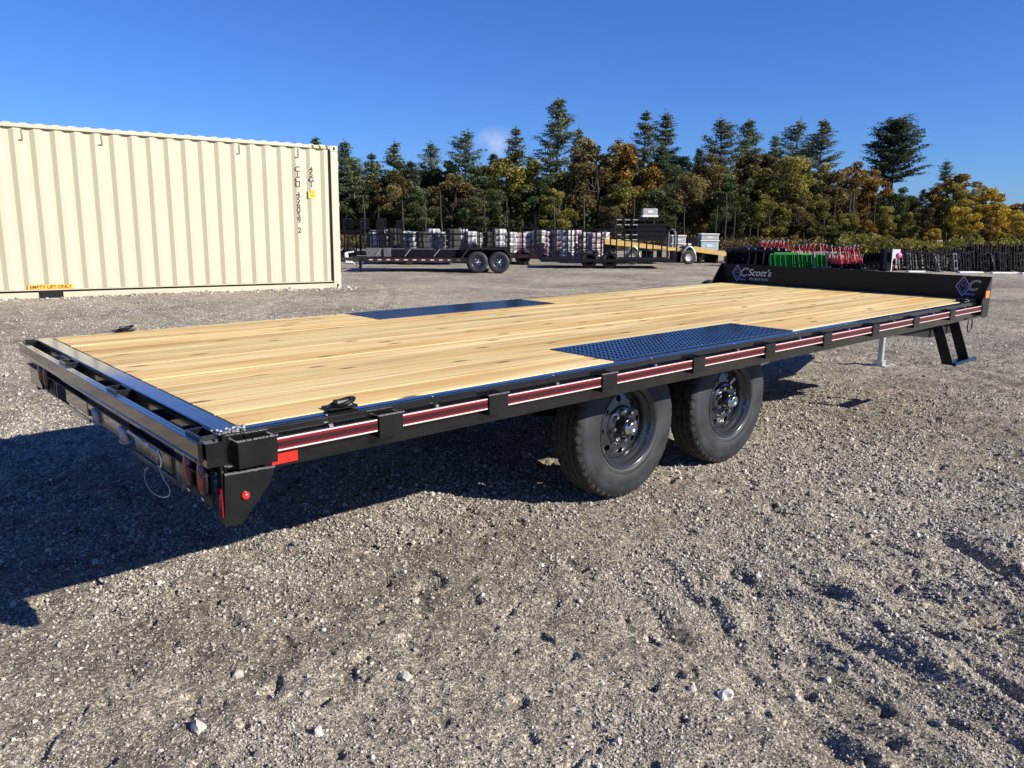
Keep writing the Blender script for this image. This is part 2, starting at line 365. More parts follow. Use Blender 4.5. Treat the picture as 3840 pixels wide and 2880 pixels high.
    b3 = n.new('ShaderNodeBump'); b3.inputs['Strength'].default_value = .9; b3.inputs['Distance'].default_value = .035; l.new(far.outputs[0], b3.inputs['Height']); l.new(b2.outputs[0], b3.inputs['Normal'])
    l.new(b3.outputs[0], b.inputs['Normal'])
    return m
M['ground'] = ground_mat()
def build_ground():
    ys = np.degrees(YAW)
    ang = np.concatenate([np.linspace(ys-44, ys+44, 760), np.linspace(ys+46, ys+314, 90)[1:-1]])
    ang = np.radians(ang); na = len(ang)
    rad = np.concatenate([[.05, .35, .7], np.geomspace(1.1, 34, 760), np.geomspace(36, 900, 40)]); nr = len(rad)
    A, RR = np.meshgrid(ang, rad); x = CAM[0]+RR*np.cos(A); y = CAM[1]+RR*np.sin(A)
    z = ground_z(x, y); z = np.where(RR > 60, GFAR, z)
    V = np.stack([x.ravel(), y.ravel(), z.ravel()], 1)
    i = np.arange(nr-1)[:, None]*na; k = np.arange(na)[None, :]; k2 = (k+1) % na
    F = np.stack([i+k, i+k2, i+na+k2, i+na+k], -1).reshape(-1, 4)[:, ::-1]
    c = len(V); V = np.vstack([V, [[CAM[0], CAM[1], 0]]])
    me = bpy.data.meshes.new('ground'); me.vertices.add(len(V)); me.vertices.foreach_set('co', V.ravel())
    tri = np.stack([np.full(na, c), np.arange(na), (np.arange(na)+1) % na], 1)
    li = np.concatenate([F.ravel(), tri.ravel()]); nf = len(F)+len(tri)
    me.loops.add(len(li)); me.loops.foreach_set('vertex_index', li.astype(np.int32))
    ls = np.concatenate([np.arange(len(F))*4, len(F)*4+np.arange(len(tri))*3]); me.polygons.add(nf)
    me.polygons.foreach_set('loop_start', ls.astype(np.int32))
    me.update(calc_edges=True); me.validate(); me.materials.append(M['ground'])
    o = link_mesh('ground', me); tag(o, kind='structure')
build_ground()

# loose stones over the ground: one object, countless
def stone_mat():
    m = bpy.data.materials.new('loose_stone'); m.use_nodes = True; n, l = m.node_tree.nodes, m.node_tree.links
    b = n['Principled BSDF']; b.inputs['Roughness'].default_value = .85; b.inputs['Specular IOR Level'].default_value = .25
    oi = n.new('ShaderNodeObjectInfo'); r = n.new('ShaderNodeValToRGB'); e = r.color_ramp.elements
    e[0].position = 0; e[0].color = (.14, .125, .115, 1); e[1].position = 1; e[1].color = (.62, .60, .54, 1)
    for p, c in ((.25, (.21, .19, .17)), (.6, (.35, .32, .283)), (.85, (.43, .40, .35)), (.95, (.50, .47, .41))):
        k = e.new(p); k.color = (*c, 1)
    l.new(oi.outputs['Random'], r.inputs[0])
    g = n.new('ShaderNodeNewGeometry'); t = n.new('ShaderNodeTexNoise'); t.inputs['Scale'].default_value = 160; l.new(g.outputs['Position'], t.inputs['Vector'])
    mr = n.new('ShaderNodeMapRange'); mr.inputs[3].default_value = .7; mr.inputs[4].default_value = 1.3; l.new(t.outputs[0], mr.inputs[0])
    vm = n.new('ShaderNodeVectorMath'); vm.operation = 'SCALE'; l.new(r.outputs[0], vm.inputs[0]); l.new(mr.outputs[0], vm.inputs['Scale']); l.new(vm.outputs[0], b.inputs['Base Color'])
    return m
M['stone'] = stone_mat()
def build_gravel(N=620000):
    g = np.random.default_rng(11)
    a = np.radians(np.degrees(YAW)+g.uniform(-42, 42, N)); r = np.exp(g.uniform(math.log(1.15), math.log(20), N))
    x = CAM[0]+r*np.cos(a); y = CAM[1]+r*np.sin(a)
    dens = .5+1.9*fbm(x*1.1+40, y*1.1, 4, .6)+.7*fbm(x*6, y*6, 2)
    keep = g.random(N) < np.clip(dens, .22, 1)
    x, y, r = x[keep], y[keep], r[keep]; n = len(x)
    s = np.clip(np.exp(g.normal(0, .46, n))*.00225, .0011, .0085)*np.clip(r/2.8, .85, 1.7)
    big = g.random(n) < .0008; s[big] = g.uniform(.008, .015, big.sum())
    ex = [(1.05, -1.02, .022), (1.0, -.93, .014), (-.25, -.1, .026), (.35, -.28, .02), (1.5, -1.2, .016), (3.7, 1.6, .02), (.0, -.35, .018), (.62, -.95, .014), (-.05, .1, .02)]
    x = np.append(x, [e[0] for e in ex]); y = np.append(y, [e[1] for e in ex]); s = np.append(s, [e[2] for e in ex])
    # lumps at the container's foot
    t = g.uniform(-.3, 8, 1500); dd = np.abs(g.normal(.12, .18, 1500))
    x = np.append(x, CA[0]+CAX[0]*t-.110*dd); y = np.append(y, CA[1]+CAX[1]*t-.994*dd); s = np.append(s, np.exp(g.normal(0, .5, 1500))*.010)
    n = len(x); z = ground_z(x, y)+s*.12
    me = bpy.data.meshes.new('gravel'); me.vertices.add(n); me.vertices.foreach_set('co', np.stack([x, y, z], 1).ravel())
    for nm, ty, ar in (('rot', 'FLOAT_VECTOR', g.uniform(0, 6.28, (n, 3))), ('scl', 'FLOAT_VECTOR', s[:, None]*g.uniform(.7, 1.3, (n, 3)))):
        at = me.attributes.new(nm, ty, 'POINT'); at.data.foreach_set('vector', ar.astype(np.float32).ravel())
    at = me.attributes.new('idx', 'INT', 'POINT'); at.data.foreach_set('value', g.integers(0, 7, n).astype(np.int32))
    me.update(); me.materials.append(M['stone']); o = link_mesh('gravel', me); tag(o, 'loose grey and tan gravel stones strewn over the yard', 'gravel', kind='stuff')
    ng = bpy.data.node_groups.new('gravel_nodes', 'GeometryNodeTree')
    ng.interface.new_socket('Geometry', in_out='INPUT', socket_type='NodeSocketGeometry'); ng.interface.new_socket('Geometry', in_out='OUTPUT', socket_type='NodeSocketGeometry')
    N_, L_ = ng.nodes, ng.links; gi = N_.new('NodeGroupInput'); go = N_.new('NodeGroupOutput')
    join = N_.new('GeometryNodeJoinGeometry')
    for k in range(7):
        ic = N_.new('GeometryNodeMeshIcoSphere'); ic.inputs['Subdivisions'].default_value = 2 if k < 6 else 1; ic.inputs['Radius'].default_value = 1
        sp = N_.new('GeometryNodeSetPosition'); ps = N_.new('GeometryNodeInputPosition')
        no = N_.new('ShaderNodeTexNoise'); no.noise_dimensions = '4D'; no.inputs['W'].default_value = 3.7*k; no.inputs['Scale'].default_value = .9; no.inputs['Detail'].default_value = 1
        L_.new(ps.outputs[0], no.inputs['Vector'])
        su = N_.new('ShaderNodeVectorMath'); su.operation = 'SUBTRACT'; su.inputs[1].default_value = (.5, .5, .5); L_.new(no.outputs['Color'], su.inputs[0])
        sca = N_.new('ShaderNodeVectorMath'); sca.operation = 'SCALE'; sca.inputs['Scale'].default_value = 1.8; L_.new(su.outputs[0], sca.inputs[0])
        L_.new(ic.outputs['Mesh'], sp.inputs['Geometry']); L_.new(sca.outputs[0], sp.inputs['Offset'])
        sh = N_.new('GeometryNodeSetShadeSmooth'); sh.inputs['Shade Smooth'].default_value = False; L_.new(sp.outputs[0], sh.inputs['Geometry'])
        smn = N_.new('GeometryNodeSetMaterial'); smn.inputs['Material'].default_value = M['stone']; L_.new(sh.outputs[0], smn.inputs['Geometry'])
        g2 = N_.new('GeometryNodeGeometryToInstance'); L_.new(smn.outputs[0], g2.inputs[0]); L_.new(g2.outputs[0], join.inputs[0])
    iop = N_.new('GeometryNodeInstanceOnPoints'); L_.new(gi.outputs[0], iop.inputs['Points']); L_.new(join.outputs[0], iop.inputs['Instance'])
    iop.inputs['Pick Instance'].default_value = True
    for nm, ty, so_ in (('idx', 'INT', 'Instance Index'), ('rot', 'FLOAT_VECTOR', 'Rotation'), ('scl', 'FLOAT_VECTOR', 'Scale')):
        na = N_.new('GeometryNodeInputNamedAttribute'); na.data_type = ty; na.inputs['Name'].default_value = nm
        out = [q for q in na.outputs if q.enabled and q.name == 'Attribute'][0]; L_.new(out, iop.inputs[so_])
    L_.new(iop.outputs[0], go.inputs[0])
    md = o.modifiers.new('gravel', 'NODES'); md.node_group = ng
build_gravel()

# ================================================================ THE FLATBED TRAILER
L = 6.342; W = 2.59; H = .831; YN = .093; BEAM = .69
TR = thing('flatbed_trailer', 'long black deckover flatbed trailer with pine plank deck and red striped rails in the foreground', 'trailer')
def part(mb, name, m, parent=TR, label=None):
    o = mb.build(name, M[m] if isinstance(m, str) else [M[q] for q in m], parent)
    if label: o['label'] = label
    return o
# planks
PX0, PX1 = 1.765, 3.345
nb = 13; bw = (W-2*YN)/nb
for i in range(nb):
    y0 = YN+i*bw; y1 = y0+bw; spans = [(0.003, L-.006)]
    if y1 < .56 or y0 > W-.56: spans = [(.003, PX0-.002), (PX1+.002, L-.006)]
    for (a, b) in spans:
        e0 = 0; dz = random.uniform(-.0012, .0012)
        mb = MB().box(a, b, -bw/2+.0022, bw/2-.0022, -.038, 0, b=.0015)
        part(mb, 'deck_plank', 'wood').location = (0, (y0+y1)/2, H+dz)
# diamond tread plates over the wheels
def tread_plate(x0, x1, y0, y1):
    mb = MB().box(x0, x1, y0, y1, H-.008, H+.004, b=.001)
    st = .028; i = 0; y = y0+.02
    while y < y1-.015:
        x = x0+.02+(i % 2)*st/2; k = i
        while x < x1-.015:
            a = R(45) if k % 2 else R(-45); ca, sa = math.cos(a), math.sin(a); l2, w2, hh = .0105, .0036, .0034
            z = H+.004
            pts = [(x-ca*l2, y-sa*l2, z), (x+sa*w2, y-ca*w2, z), (x+ca*l2, y+sa*l2, z), (x-sa*w2, y+ca*w2, z), (x, y, z+hh)]
            mb.add(pts, [(0, 1, 4), (1, 2, 4), (2, 3, 4), (3, 0, 4)]); x += st; k += 1
        y += st/2; i += 1
    return mb
part(tread_plate(PX0, PX1, YN+.001, YN+3*bw-.13), 'diamond_tread_plate', 'plate', label='raised diamond tread plate set in the deck above the near wheels')
part(tread_plate(PX0, PX1, W-YN-3*bw+.13, W-YN-.001), 'diamond_tread_plate', 'plate', label='raised diamond tread plate set in the deck above the far wheels')
for y0, y1 in ((YN+3*bw-.128, YN+3*bw), (W-YN-3*bw, W-YN-3*bw+.128)):
    pass
# side channels: top lip, web, bottom lip
for sgn, yo, nm in ((1, .0, 'near'), (-1, W, 'far')):
    Y = lambda q: yo+sgn*q
    def sbox(mb, x0, x1, ya, yb, z0, z1, **k): return mb.box(x0, x1, min(Y(ya), Y(yb)), max(Y(ya), Y(yb)), z0, z1, **k)
    mb = MB(); sbox(mb, -.068, L-.012, .040, .052, BEAM, H-.004); sbox(mb, -.002, L-.012, .0525, YN-.002, H-.014, H-.002, b=.003)
    sbox(mb, -.068, L-.012, .0525, .10, BEAM, BEAM+.01)
    sbox(mb, -.002, L-.18, .036, .0395, H-.030, H-.010)
    part(mb, 'side_channel', 'black')
    # rub rail on stand-off pockets
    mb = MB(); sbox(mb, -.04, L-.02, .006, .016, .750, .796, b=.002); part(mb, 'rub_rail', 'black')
    px = [.022, .500, .987, 1.627, 2.287, 2.946, 3.592, 4.242, 4.89, 5.56, 6.235]
    for i, x in enumerate(px):
        w = .062 if i in (0,) else .048; z0, z1 = (.722, .806) if i == 0 else (.728, .806)
        mb = MB()
        sbox(mb, x-w, x+w, -.004, .003, z0, z1, b=.0015); sbox(mb, x-w, x-w+.006, .003, .038, z0, z1-.002); sbox(mb, x+w-.006, x+w, .003, .038, z0, z1-.002)
        part(mb, 'stake_pocket', 'black2')
        # weld beads along the pocket top
        if i < 4 and sgn == 1:
            mw = MB()
            for q in range(13):
                t = x-w+2*w*q/12+random.uniform(-.002, .002)
                mw.obox((t, -.001, z1+.001), (.004, 0, 0), (0, .003, 0), (0, 0, .0022))
            part(mw, 'weld_bead', 'bolt')
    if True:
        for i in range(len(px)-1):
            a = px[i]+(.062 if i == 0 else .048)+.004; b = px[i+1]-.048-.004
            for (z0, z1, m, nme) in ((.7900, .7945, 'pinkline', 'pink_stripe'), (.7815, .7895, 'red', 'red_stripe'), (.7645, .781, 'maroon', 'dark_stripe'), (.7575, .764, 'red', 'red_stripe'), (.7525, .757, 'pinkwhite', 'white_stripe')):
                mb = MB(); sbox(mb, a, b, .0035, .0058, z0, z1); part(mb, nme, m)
            for xx in ((a+b)/2+random.uniform(-.04, .04),):
                mb = MB(); mb.lathe([(0, .001), (0, .0055), (.003, .005), (.004, .001)], 8, axis='z', c=(xx, Y(.047), H-.004)); part(mb, 'bolt', 'bolt'); part(MB().obox((xx, Y(.020), .799), (.007, 0, 0), (0, .005, 0), (0, 0, .004)), 'bolt', 'bolt')
mb = MB().box(.078, .168, .0325, .0385, .700, .7405, b=.002); part(mb, 'red_reflector', 'reflector')
# red-white tape on lower flange is thin in the photograph; thin weld drip line under the rail
# rear cross channel (bright sky-reflecting top) and ramp gap
mb = MB().box(-.072, -.0005, .054, W-.054, H-.012, H-.001, b=.003).box(-.072, -.066, .054, W-.054, .70, H-.013); part(mb, 'rear_channel', 'black')
mb = MB().box(-.146, -.131, .028, W-.012, .757, .814, b=.002).box(-.151, -.1465, .05, W-.03, .757, .762).box(-.1305, -.118, .05, W-.03, .808, .8135); part(mb, 'rear_bumper_rail', 'black')
for y in (.115, .955, 1.71, 2.535):
    w = .058 if y < 2 else .035
    mb = MB().box(-.130, -.124, y-w, y+w, .735, .826, b=.001).box(-.079, -.0735, y-w, y+w, .735, .826).box(-.1235, -.0795, y-w, y-w+.006, .735, .8255).box(-.1235, -.0795, y+w-.006, y+w, .735, .8255)
    part(mb, 'stake_pocket', 'black2')
for y in (.32, .62, 1.32, 2.12):
    mb = MB().box(-.122, -.082, y-.085, y+.085, .772, .778, b=.001); part(mb, 'cleat_plate', 'galv' if y in (2.12,) else 'bgblack')
mb = MB().box(-.128, -.074, .06, W-.06, .70, .705)   # floor of the gap
part(mb, 'gap_floor', 'under')
# rear face plate with ramp slots
fz0, fz1 = .598, .752
def face(y0, y1, z0, z1): return MB().box(-.1135, -.1055, y0, y1, z0, z1, b=.001)
for a_ in ((.82, 1.40, .665, fz1), (1.405, 1.84, .716, fz1), (.345, .815, .716, fz1), (2.30, 2.56, fz0, fz1), (.25, .34, fz0, fz1), (.345, .815, fz0, .615), (1.405, 1.84, fz0, .615)):
    part(face(*a_), 'rear_face_plate', 'black')
part(MB().box(-.100, -.092, 1.845, 2.035, fz0, fz1), 'slot_back', 'void')
mb = MB().prism([(.84, .664), (1.30, .664), (1.24, .628), (.90, .628)], 'x', -.112, -.104); part(mb, 'hitch_gusset', 'black')
for y0, y1 in ((.40, .79), (1.43, 1.81)):    # stowed loading ramps in their slots
    mb = MB().box(-.108, 1.5, y0, y1, .622, .630).box(-.108, 1.5, y0, y0+.008, .6305, .695).box(-.108, 1.5, y1-.008, y1, .6305, .695).box(-.1095, -.100, y0+.009, y1-.009, .6305, .690, b=.002)
    part(mb, 'stowed_ramp', 'black')
    mb = MB().box(-.114, -.096, y0-.01, y1+.01, .6955, .7015, b=.002); part(mb, 'ramp_lip', 'galv')
for y in (1.262, .885):
    mb = MB()
    for q in range(3): mb.cyl((-.118, y-.018+.018*q, .634), (-.118, y-.018+.018*q, .688), .0115, 12)
    mb.cyl((-.118, y+.012, .625), (-.118, y+.012, .70), .004, 8).box(-.132, -.104, y-.027, y+.027, .628, .6335)
    part(mb, 'ramp_latch', 'latch')
# lock bar with cable loop
part(MB().cyl((-.135, .76, .700), (-.135, .43, .694), .0062, 8), 'lock_bar', 'latch')
part(MB().tube([(-.136, .43+.022*math.cos(t), .672+.028*math.sin(t)) for t in np.linspace(0, 6.28, 14)[:-1]], .0035, 6, closed=True), 'pin_ring', 'chrome')
loop = [(-.138+.01*math.sin(t*2), .468+.115*math.cos(t)*(1 if math.sin(t) < 0 else .8), .605+.072*math.sin(t)) for t in np.linspace(.7, 5.7+.7, 30)]
part(MB().tube(loop, .0018, 5), 'lock_cable', 'galv')
# tail lamps
def lamp(y, z=.692, rz=.058, ry=.021):
    n = 20; o = TR
    ring = MB(); ring.tube([(-.117, y+(ry+.004)*math.cos(t), z+(rz+.004)*math.sin(t)) for t in np.linspace(0, 2*math.pi, n+1)[:-1]], .006, 6, closed=True)
    b = part(ring, 'tail_lamp', 'under'); me = MB()
    for k, (q, d) in enumerate(((1, 0), (.85, .012), (.5, .018))): pass
    vs = [(-.119-d, y+ry*q*math.cos(t), z+rz*q*math.sin(t)) for (q, d) in ((1, 0), (.85, .009), (.5, .014), (.02, .015)) for t in np.linspace(0, 2*math.pi, n+1)[:-1]]
    me.add(vs, [(i*n+k, i*n+(k+1) % n, (i+1)*n+(k+1) % n, (i+1)*n+k) for i in range(3) for k in range(n)], True)
    part(me, 'lens', 'lens', b)
    part(MB().cyl((-.125, y, z-rz-.012), (-.118, y, z-rz-.010), .006, 8), 'lamp_screw', 'chrome')
for y in (.088, .205, 2.13, 2.245): lamp(y)
for a_, b_ in ((.055, .245), (2.04, 2.295)): part(MB().box(-.105, -.100, a_, b_, .60, .752), 'lamp_backing', 'under')
# corner gusset plates
for yo, s in ((.006, 1), (W-.006, -1)):
    y0, y1 = sorted((yo, yo+s*.008))
    mb = MB().prism([(-.082, .712), (.073, .706), (.060, .66), (-.028, .558), (-.040, .546), (-.086, .550), (-.090, .56)], 'y', y0, y1)
    ya, yb = sorted((yo+s*.0085, yo+s*.040)); mb.box(-.0895, -.082, ya, yb, .552, .75)
    part(mb, 'corner_gusset', 'black2')
    ya, yb = sorted((yo+s*.002, yo+s*.036)); part(MB().box(-.096, -.0905, ya, yb, .578, .668, b=.0015), 'red_reflector', 'reflector' if False else 'lens')
    c = MB().lathe([(0, .0135), (-.005*s, .0135), (-.010*s, .010), (-.012*s, .001)], 16, c=(-.024, yo, .634)); part(c, 'clearance_lamp', 'reflector')
    mw = MB()
    for q in range(22):
        t = q/21; mw.obox((-.078+.148*t, yo-s*.001, .712-.005*t+random.uniform(-.001, .001)), (.0042, 0, 0), (0, .003, 0), (0, 0, .0022+.001*random.random()))
    part(mw, 'weld_bead', 'bolt')
for a_, b_ in ((.012, .055), (W-.05, W-.012)): part(MB().box(-.128, -.074, a_, b_, .738, .812, b=.002), 'corner_block', 'black')
mw = MB()
for q in range(26): mw.obox((-.06+random.uniform(-.02, .08), .045+random.uniform(-.012, .05), H-.0005), (.004, 0, 0), (0, .003, 0), (0, 0, .0025))
part(mw, 'weld_spatter', 'bolt')
# headboard: sloped panel, side gussets, lower flange
hx0, hx1, hz = L-.172, L-.004, H+.192
part(MB().box(hx1, hx1+.006, .006, W-.006, BEAM+.01, hz, b=.001).box(hx1-.022, hx1-.001, .03, W-.03, H+.001, H+.014), 'headboard_panel', 'panel')
for y0, y1 in ((0.0, .0055), (W-.0055, W)):
    part(MB().prism([(hx0, H+.0), (hx1-.005, hz), (hx1+.006, hz), (hx1+.006, BEAM+.005), (hx0+.09, BEAM-.002), (hx0+.03, BEAM+.02)], 'y', y0, y1), 'headboard_gusset', 'black2')
part(MB().box(hx1-.12, hx1-.04, -.009, -.0005, H+.022, H+.082, b=.003), 'amber_marker_lamp', 'amber')
part(MB().box(hx1-.12, hx1-.04, W+.0005, W+.009, H+.022, H+.075, b=.003), 'amber_marker_lamp', 'amber')
# crossmembers, main beams, axles
mb = MB()
for x in np.arange(.25, 6.2, .406): 
    if not (PX0-.05 < x < PX1+.05): part(MB().box(x-.02, x+.02, .101, W-.101, .712, H-.0395), 'crossmember', 'under')
for y in (.80, W-.80):
    m_ = MB().box(.15, L+.2, y-.004, y+.004, .49, .711).box(.15, L+.2, y-.05, y+.05, .482, .489).box(.15, L+.2, y-.05, y+.05, .7035, .711)
    part(m_, 'main_beam', 'under')
for s in (1, -1):
    y = .80 if s == 1 else W-.80
    t = MB().prism([(L+.205, .49), (L+.205, .705), (7.62, .60), (7.62, .47)], 'y', -.03, .03)
    for i, v in enumerate(t.v): 
        q = (v[0]-L-.2)/1.28; t.v[i] = (v[0], v[1]+y+(1.295-.03*s-y)*q, v[2])
    part(t, 'tongue_beam', 'under')
part(MB().box(7.6, 7.82, 1.22, 1.37, .47, .56, b=.01), 'coupler', 'black2')
# drop leg jack
part(MB().box(7.235, 7.285, 1.195, 1.245, .02, .62, b=.004), 'jack_leg', 'galv')
part(MB().box(7.19, 7.33, 1.14, 1.30, .002, .012, b=.003).box(7.22, 7.30, 1.18, 1.26, .0125, .06), 'jack_foot', 'galv')
part(MB().box(7.22, 7.30, 1.255, 1.30, .45, .75), 'jack_bracket', 'under')
# step
for x in (5.47, 5.80):
    part(MB().add([(x, .110, .69), (x, .030, .69), (x, -.075, .405), (x, .005, .400), (x+.008, .110, .69), (x+.008, .030, .69), (x+.008, -.075, .405), (x+.008, .005, .400)],
                  [(0, 1, 2, 3), (7, 6, 5, 4), (0, 4, 5, 1), (1, 5, 6, 2), (2, 6, 7, 3), (3, 7, 4, 0)]), 'step_leg', 'under')
part(MB().box(5.463, 5.815, -.085, .008, .396, .4035).prism([(-.085+.014*math.cos(t), .405+.014*math.sin(t)) for t in np.linspace(0, 6.28, 11)[:-1]], 'x', 5.463, 5.90), 'step_tread', 'black2')
part(MB().prism([(4.75, .700), (4.75, .675), (5.46, .590), (5.90, .590), (5.92, .700)], 'y', .105, .113), 'step_mount_plate', 'under')
part(MB().tube([(6.02+.050*math.cos(t), .02, .645+.055*math.sin(t)) for t in np.linspace(0, 6.28, 22)[:-1]], .0055, 6, closed=True), 'cable_loop', 'cable')
# cargo ring mounts on the deck edges
def dring(x, y, s):
    a = MB().box(x-.075, x+.075, y-.03, y+.03, H+.002, H+.010, b=.002); a.prism([(y-.022, H+.010), (y-.014, H+.028), (y+.014, H+.028), (y+.022, H+.010)], 'x', x-.022, x+.050)
    for i, v in enumerate(a.v): a.v[i] = (x+(v[0]-x)*.72, v[1], v[2])
    o = part(a, 'ring_mount', 'panel')
    pts = [(x+.008+.042*math.cos(t), y+.038*math.sin(t), H+.017+.012*math.cos(t+.5)) for t in np.linspace(0, 6.28, 17)[:-1]]
    part(MB().tube(pts, .0075, 8, closed=True), 'ring', 'panel', o)
for (x, y, s) in ((.36, .098, 1), (.36, W-.06, -1), (6.03, .105, 1), (6.0, W-.06, -1)): dring(x, y, s)
# wheels
def tyre_mesh():
    w = .235; prof = []
    # sidewall bead -> shoulder -> tread -> other side, outer face at a=0
    side = [(.012, .220), (.003, .226), (-.001, .236), (-.0038, .250), (-.0030, .252), (-.0050, .256), (-.0068, .285), (-.0060, .312), (-.0048, .315), (-.0052, .319), (-.001, .342), (.006, .358), (.0085, .3595), (.009, .363), (.016, .374), (.024, .381)]
    tread = [(.030, .3845), (.050, .387), (.0505, .380), (.056, .380), (.0565, .3875), (.089, .3885), (.0895, .381), (.0955, .381), (.096, .3885), (.139, .3885), (.1395, .381), (.1455, .381), (.146, .3885), (.1785, .3875), (.179, .380), (.1845, .380), (.185, .387), (.205, .3845)]
    other = [(w-a, r) for a, r in side[::-1]]
    prof = side+tread+other; n = 144; ns = len(side)
    def rf(i, k, r):
        if i in (ns-2, ns-1, ns) and k % 3 == 0: return r-.0075
        if i in (ns+len(tread)-1, ns+len(tread), ns+len(tread)+1) and k % 3 == 0: return r-.0045
        if ns < i < ns+len(tread)-1 and k % 3 == 0 and r > .383: return r-.0025
        return r
    mb = MB(); mb.lathe(prof, n, 'y', rfun=rf, smooth=False)
    mi = []
    for i in range(len(prof)-1):
        t = 1 if ns-3 <= i < ns+len(tread)+2 else 0
        mi += [t]*n
    mb.mi = mi
    mb.sm = [t == 0 for t in mi]
    return mb
def make_wheel(x, y, sgn):
    root = bpy.data.objects.new('wheel', None); COL.objects.link(root); root.parent = TR; root.location = (x, y, .393); root.scale = (1.01, .84, 1.01)
    root.rotation_euler = (0, random.uniform(0, 6), 0 if sgn == 1 else math.pi)
    ob = tyre_mesh().build('tyre', [M['rubber'], M['tread']], root)
    # rim barrel: lip at face, drop, disc set back
    mb = MB(); mb.lathe([(.010, .222), (.001, .226), (-.002, .221), (.003, .213), (.014, .211), (.018, .204), (.030, .200), (.050, .197), (.054, .187), (.085, .182), (.15, .184), (.20, .20), (.225, .222)], 72)
    n8 = 8; disc = MB()
    # disc ring with eight round hand holes
    ra, rb = .108, .180; rm = (ra+rb)/2; hr = .0185
    def yd(r): return .078+(.0 if r < .12 else (r-.12)*.30)
    for k in range(n8):
        t0 = 2*math.pi*k/n8; t1 = 2*math.pi*(k+1)/n8; tm = (t0+t1)/2; P = []
        seq = [(ra, t0), (ra, tm), (ra, t1), (rm, t1), (rb, t1), (rb, (tm+t1)/2), (rb, tm), (rb, (t0+tm)/2), (rb, t0), (rm, t0)]
        outer = [(r*math.cos(t), yd(r), r*math.sin(t)) for r, t in seq]
        ctr = Vector((rm*math.cos(tm), 0, rm*math.sin(tm))); er = Vector((math.cos(tm), 0, math.sin(tm))); et = Vector((-math.sin(tm), 0, math.cos(tm)))
        inner = []
        for (r, t) in seq:
            d = Vector((r*math.cos(t), 0, r*math.sin(t)))-ctr; d.normalize(); q = ctr+d*hr; rr = math.hypot(q.x, q.z); inner.append((q.x, yd(rr), q.z))
        inner2 = [(v[0]*1.0, v[1]+.010, v[2]) for v in inner]; m_ = len(seq)
        disc.add(outer+inner+inner2, [(i, (i+1) % m_, (i+1) % m_+m_, i+m_) for i in range(m_)]+[(i+m_, (i+1) % m_+m_, (i+1) % m_+2*m_, i+2*m_) for i in range(m_)], False)
    disc.lathe([(yd(ra), ra), (.070, .102), (.062, .096), (.064, .062), (.064, .050)], 48)
    disc.lathe([(yd(rb), rb), (.100, .1825)], 48)
    part(mb, 'rim', 'rim', root); part(disc, 'wheel_disc', 'rim', root)
    part(MB().lathe([(.16, .001), (.16, .168)], 32), 'brake_drum', 'under', root)
    part(MB().lathe([(.066, .058), (.040, .050), (.012, .048), (.002, .044), (.000, .038)], 32), 'hub', 'black', root)
    part(MB().lathe([(.000, .039), (-.006, .041), (-.008, .035), (-.024, .033), (-.030, .029), (-.031, .018), (-.026, .016), (-.026, .001)], 24), 'hub_cap', 'chrome', root)
    for k in range(8):
        t = 2*math.pi*(k+.5)/8; c = (.079*math.cos(t), 0, .079*math.sin(t))
        part(MB().lathe([(.066, .0145), (.040, .0135), (.032, .010), (.030, .001)], 6, c=c, smooth=False), 'lug_nut', 'chrome', root)
    part(MB().cyl((.188, .022, 0), (.176, .004, 0), .004, 6), 'valve_stem', 'cable', root)
    return root
WX = (2.200, 3.150)
for i, x in enumerate(WX):
    w = make_wheel(x, .350, 1)
    if i == 1:
        w.rotation_euler = (0, 0, 0)
        t = R(48); c = Vector((.150*math.cos(t), .028, .150*math.sin(t)))
        st = MB().obox((.135*math.cos(t), .070, .135*math.sin(t)), (.028*math.cos(R(28)), .0, .028*math.sin(R(28))), (0, .0006, 0), (-.009*math.sin(R(28)), 0, .009*math.cos(R(28))))
        part(st, 'torque_sticker', 'pinkwhite', w)
    else: w.rotation_euler = (0, .3, 0)
for x in WX: make_wheel(x, W-.350, -1)
for x in WX:
    part(MB().cyl((x, .56, .393), (x, W-.56, .393), .045, 16), 'axle', 'under')
for y in (.70, W-.70):
    for x in WX:
        pts = [(x-.40, y, .475), (x-.2, y, .44), (x, y, .43), (x+.2, y, .44), (x+.40, y, .475)]
        b = MB()
        for (p, q) in zip(pts, pts[1:]): b.bar(p, q, .05, .03)
        part(b, 'leaf_spring', 'under')
for y in (.28, W-.64):
    part(MB().box(PX0-.05, PX1+.05, y, y+.36, H-.045, H-.0385).box(PX0-.056, PX0-.0505, y, y+.36, BEAM+.02, H-.046).box(PX1+.0505, PX1+.056, y, y+.36, BEAM+.02, H-.046), 'wheel_well', 'under')
# decals on the headboard
def text_mesh(txt, size, shear=0, extrude=.0006, font_w=1.0, off=0.0):
    cu = bpy.data.curves.new('t', 'FONT'); cu.body = txt; cu.size = size; cu.shear = shear; cu.extrude = extrude; cu.align_x = 'CENTER'; cu.align_y = 'CENTER'; cu.space_character = font_w; cu.offset = size*off
    o = bpy.data.objects.new('t', cu); COL.objects.link(o); bpy.context.view_layer.update()
    me = bpy.data.meshes.new_from_object(o.evaluated_get(bpy.context.evaluated_depsgraph_get())); bpy.data.objects.remove(o); return me
HU = Vector((0, 0, 1))
def on_headboard(me, name, m, y, t):
    """t: 0 bottom..1 top of the panel; text runs from +y to -y"""
    me.materials.clear(); me.materials.append(M[m]); o = link_mesh(name, me, TR)
    X = Vector((0, -1, 0)); Zv = X.cross(HU)
    P = Vector((hx1, y, H))+HU*t*(hz-H)+Zv*.0022
    o.matrix_local = Matrix(((X.x, HU.x, Zv.x, P.x), (X.y, HU.y, Zv.y, P.y), (X.z, HU.z, Zv.z, P.z), (0, 0, 0, 1))); return o
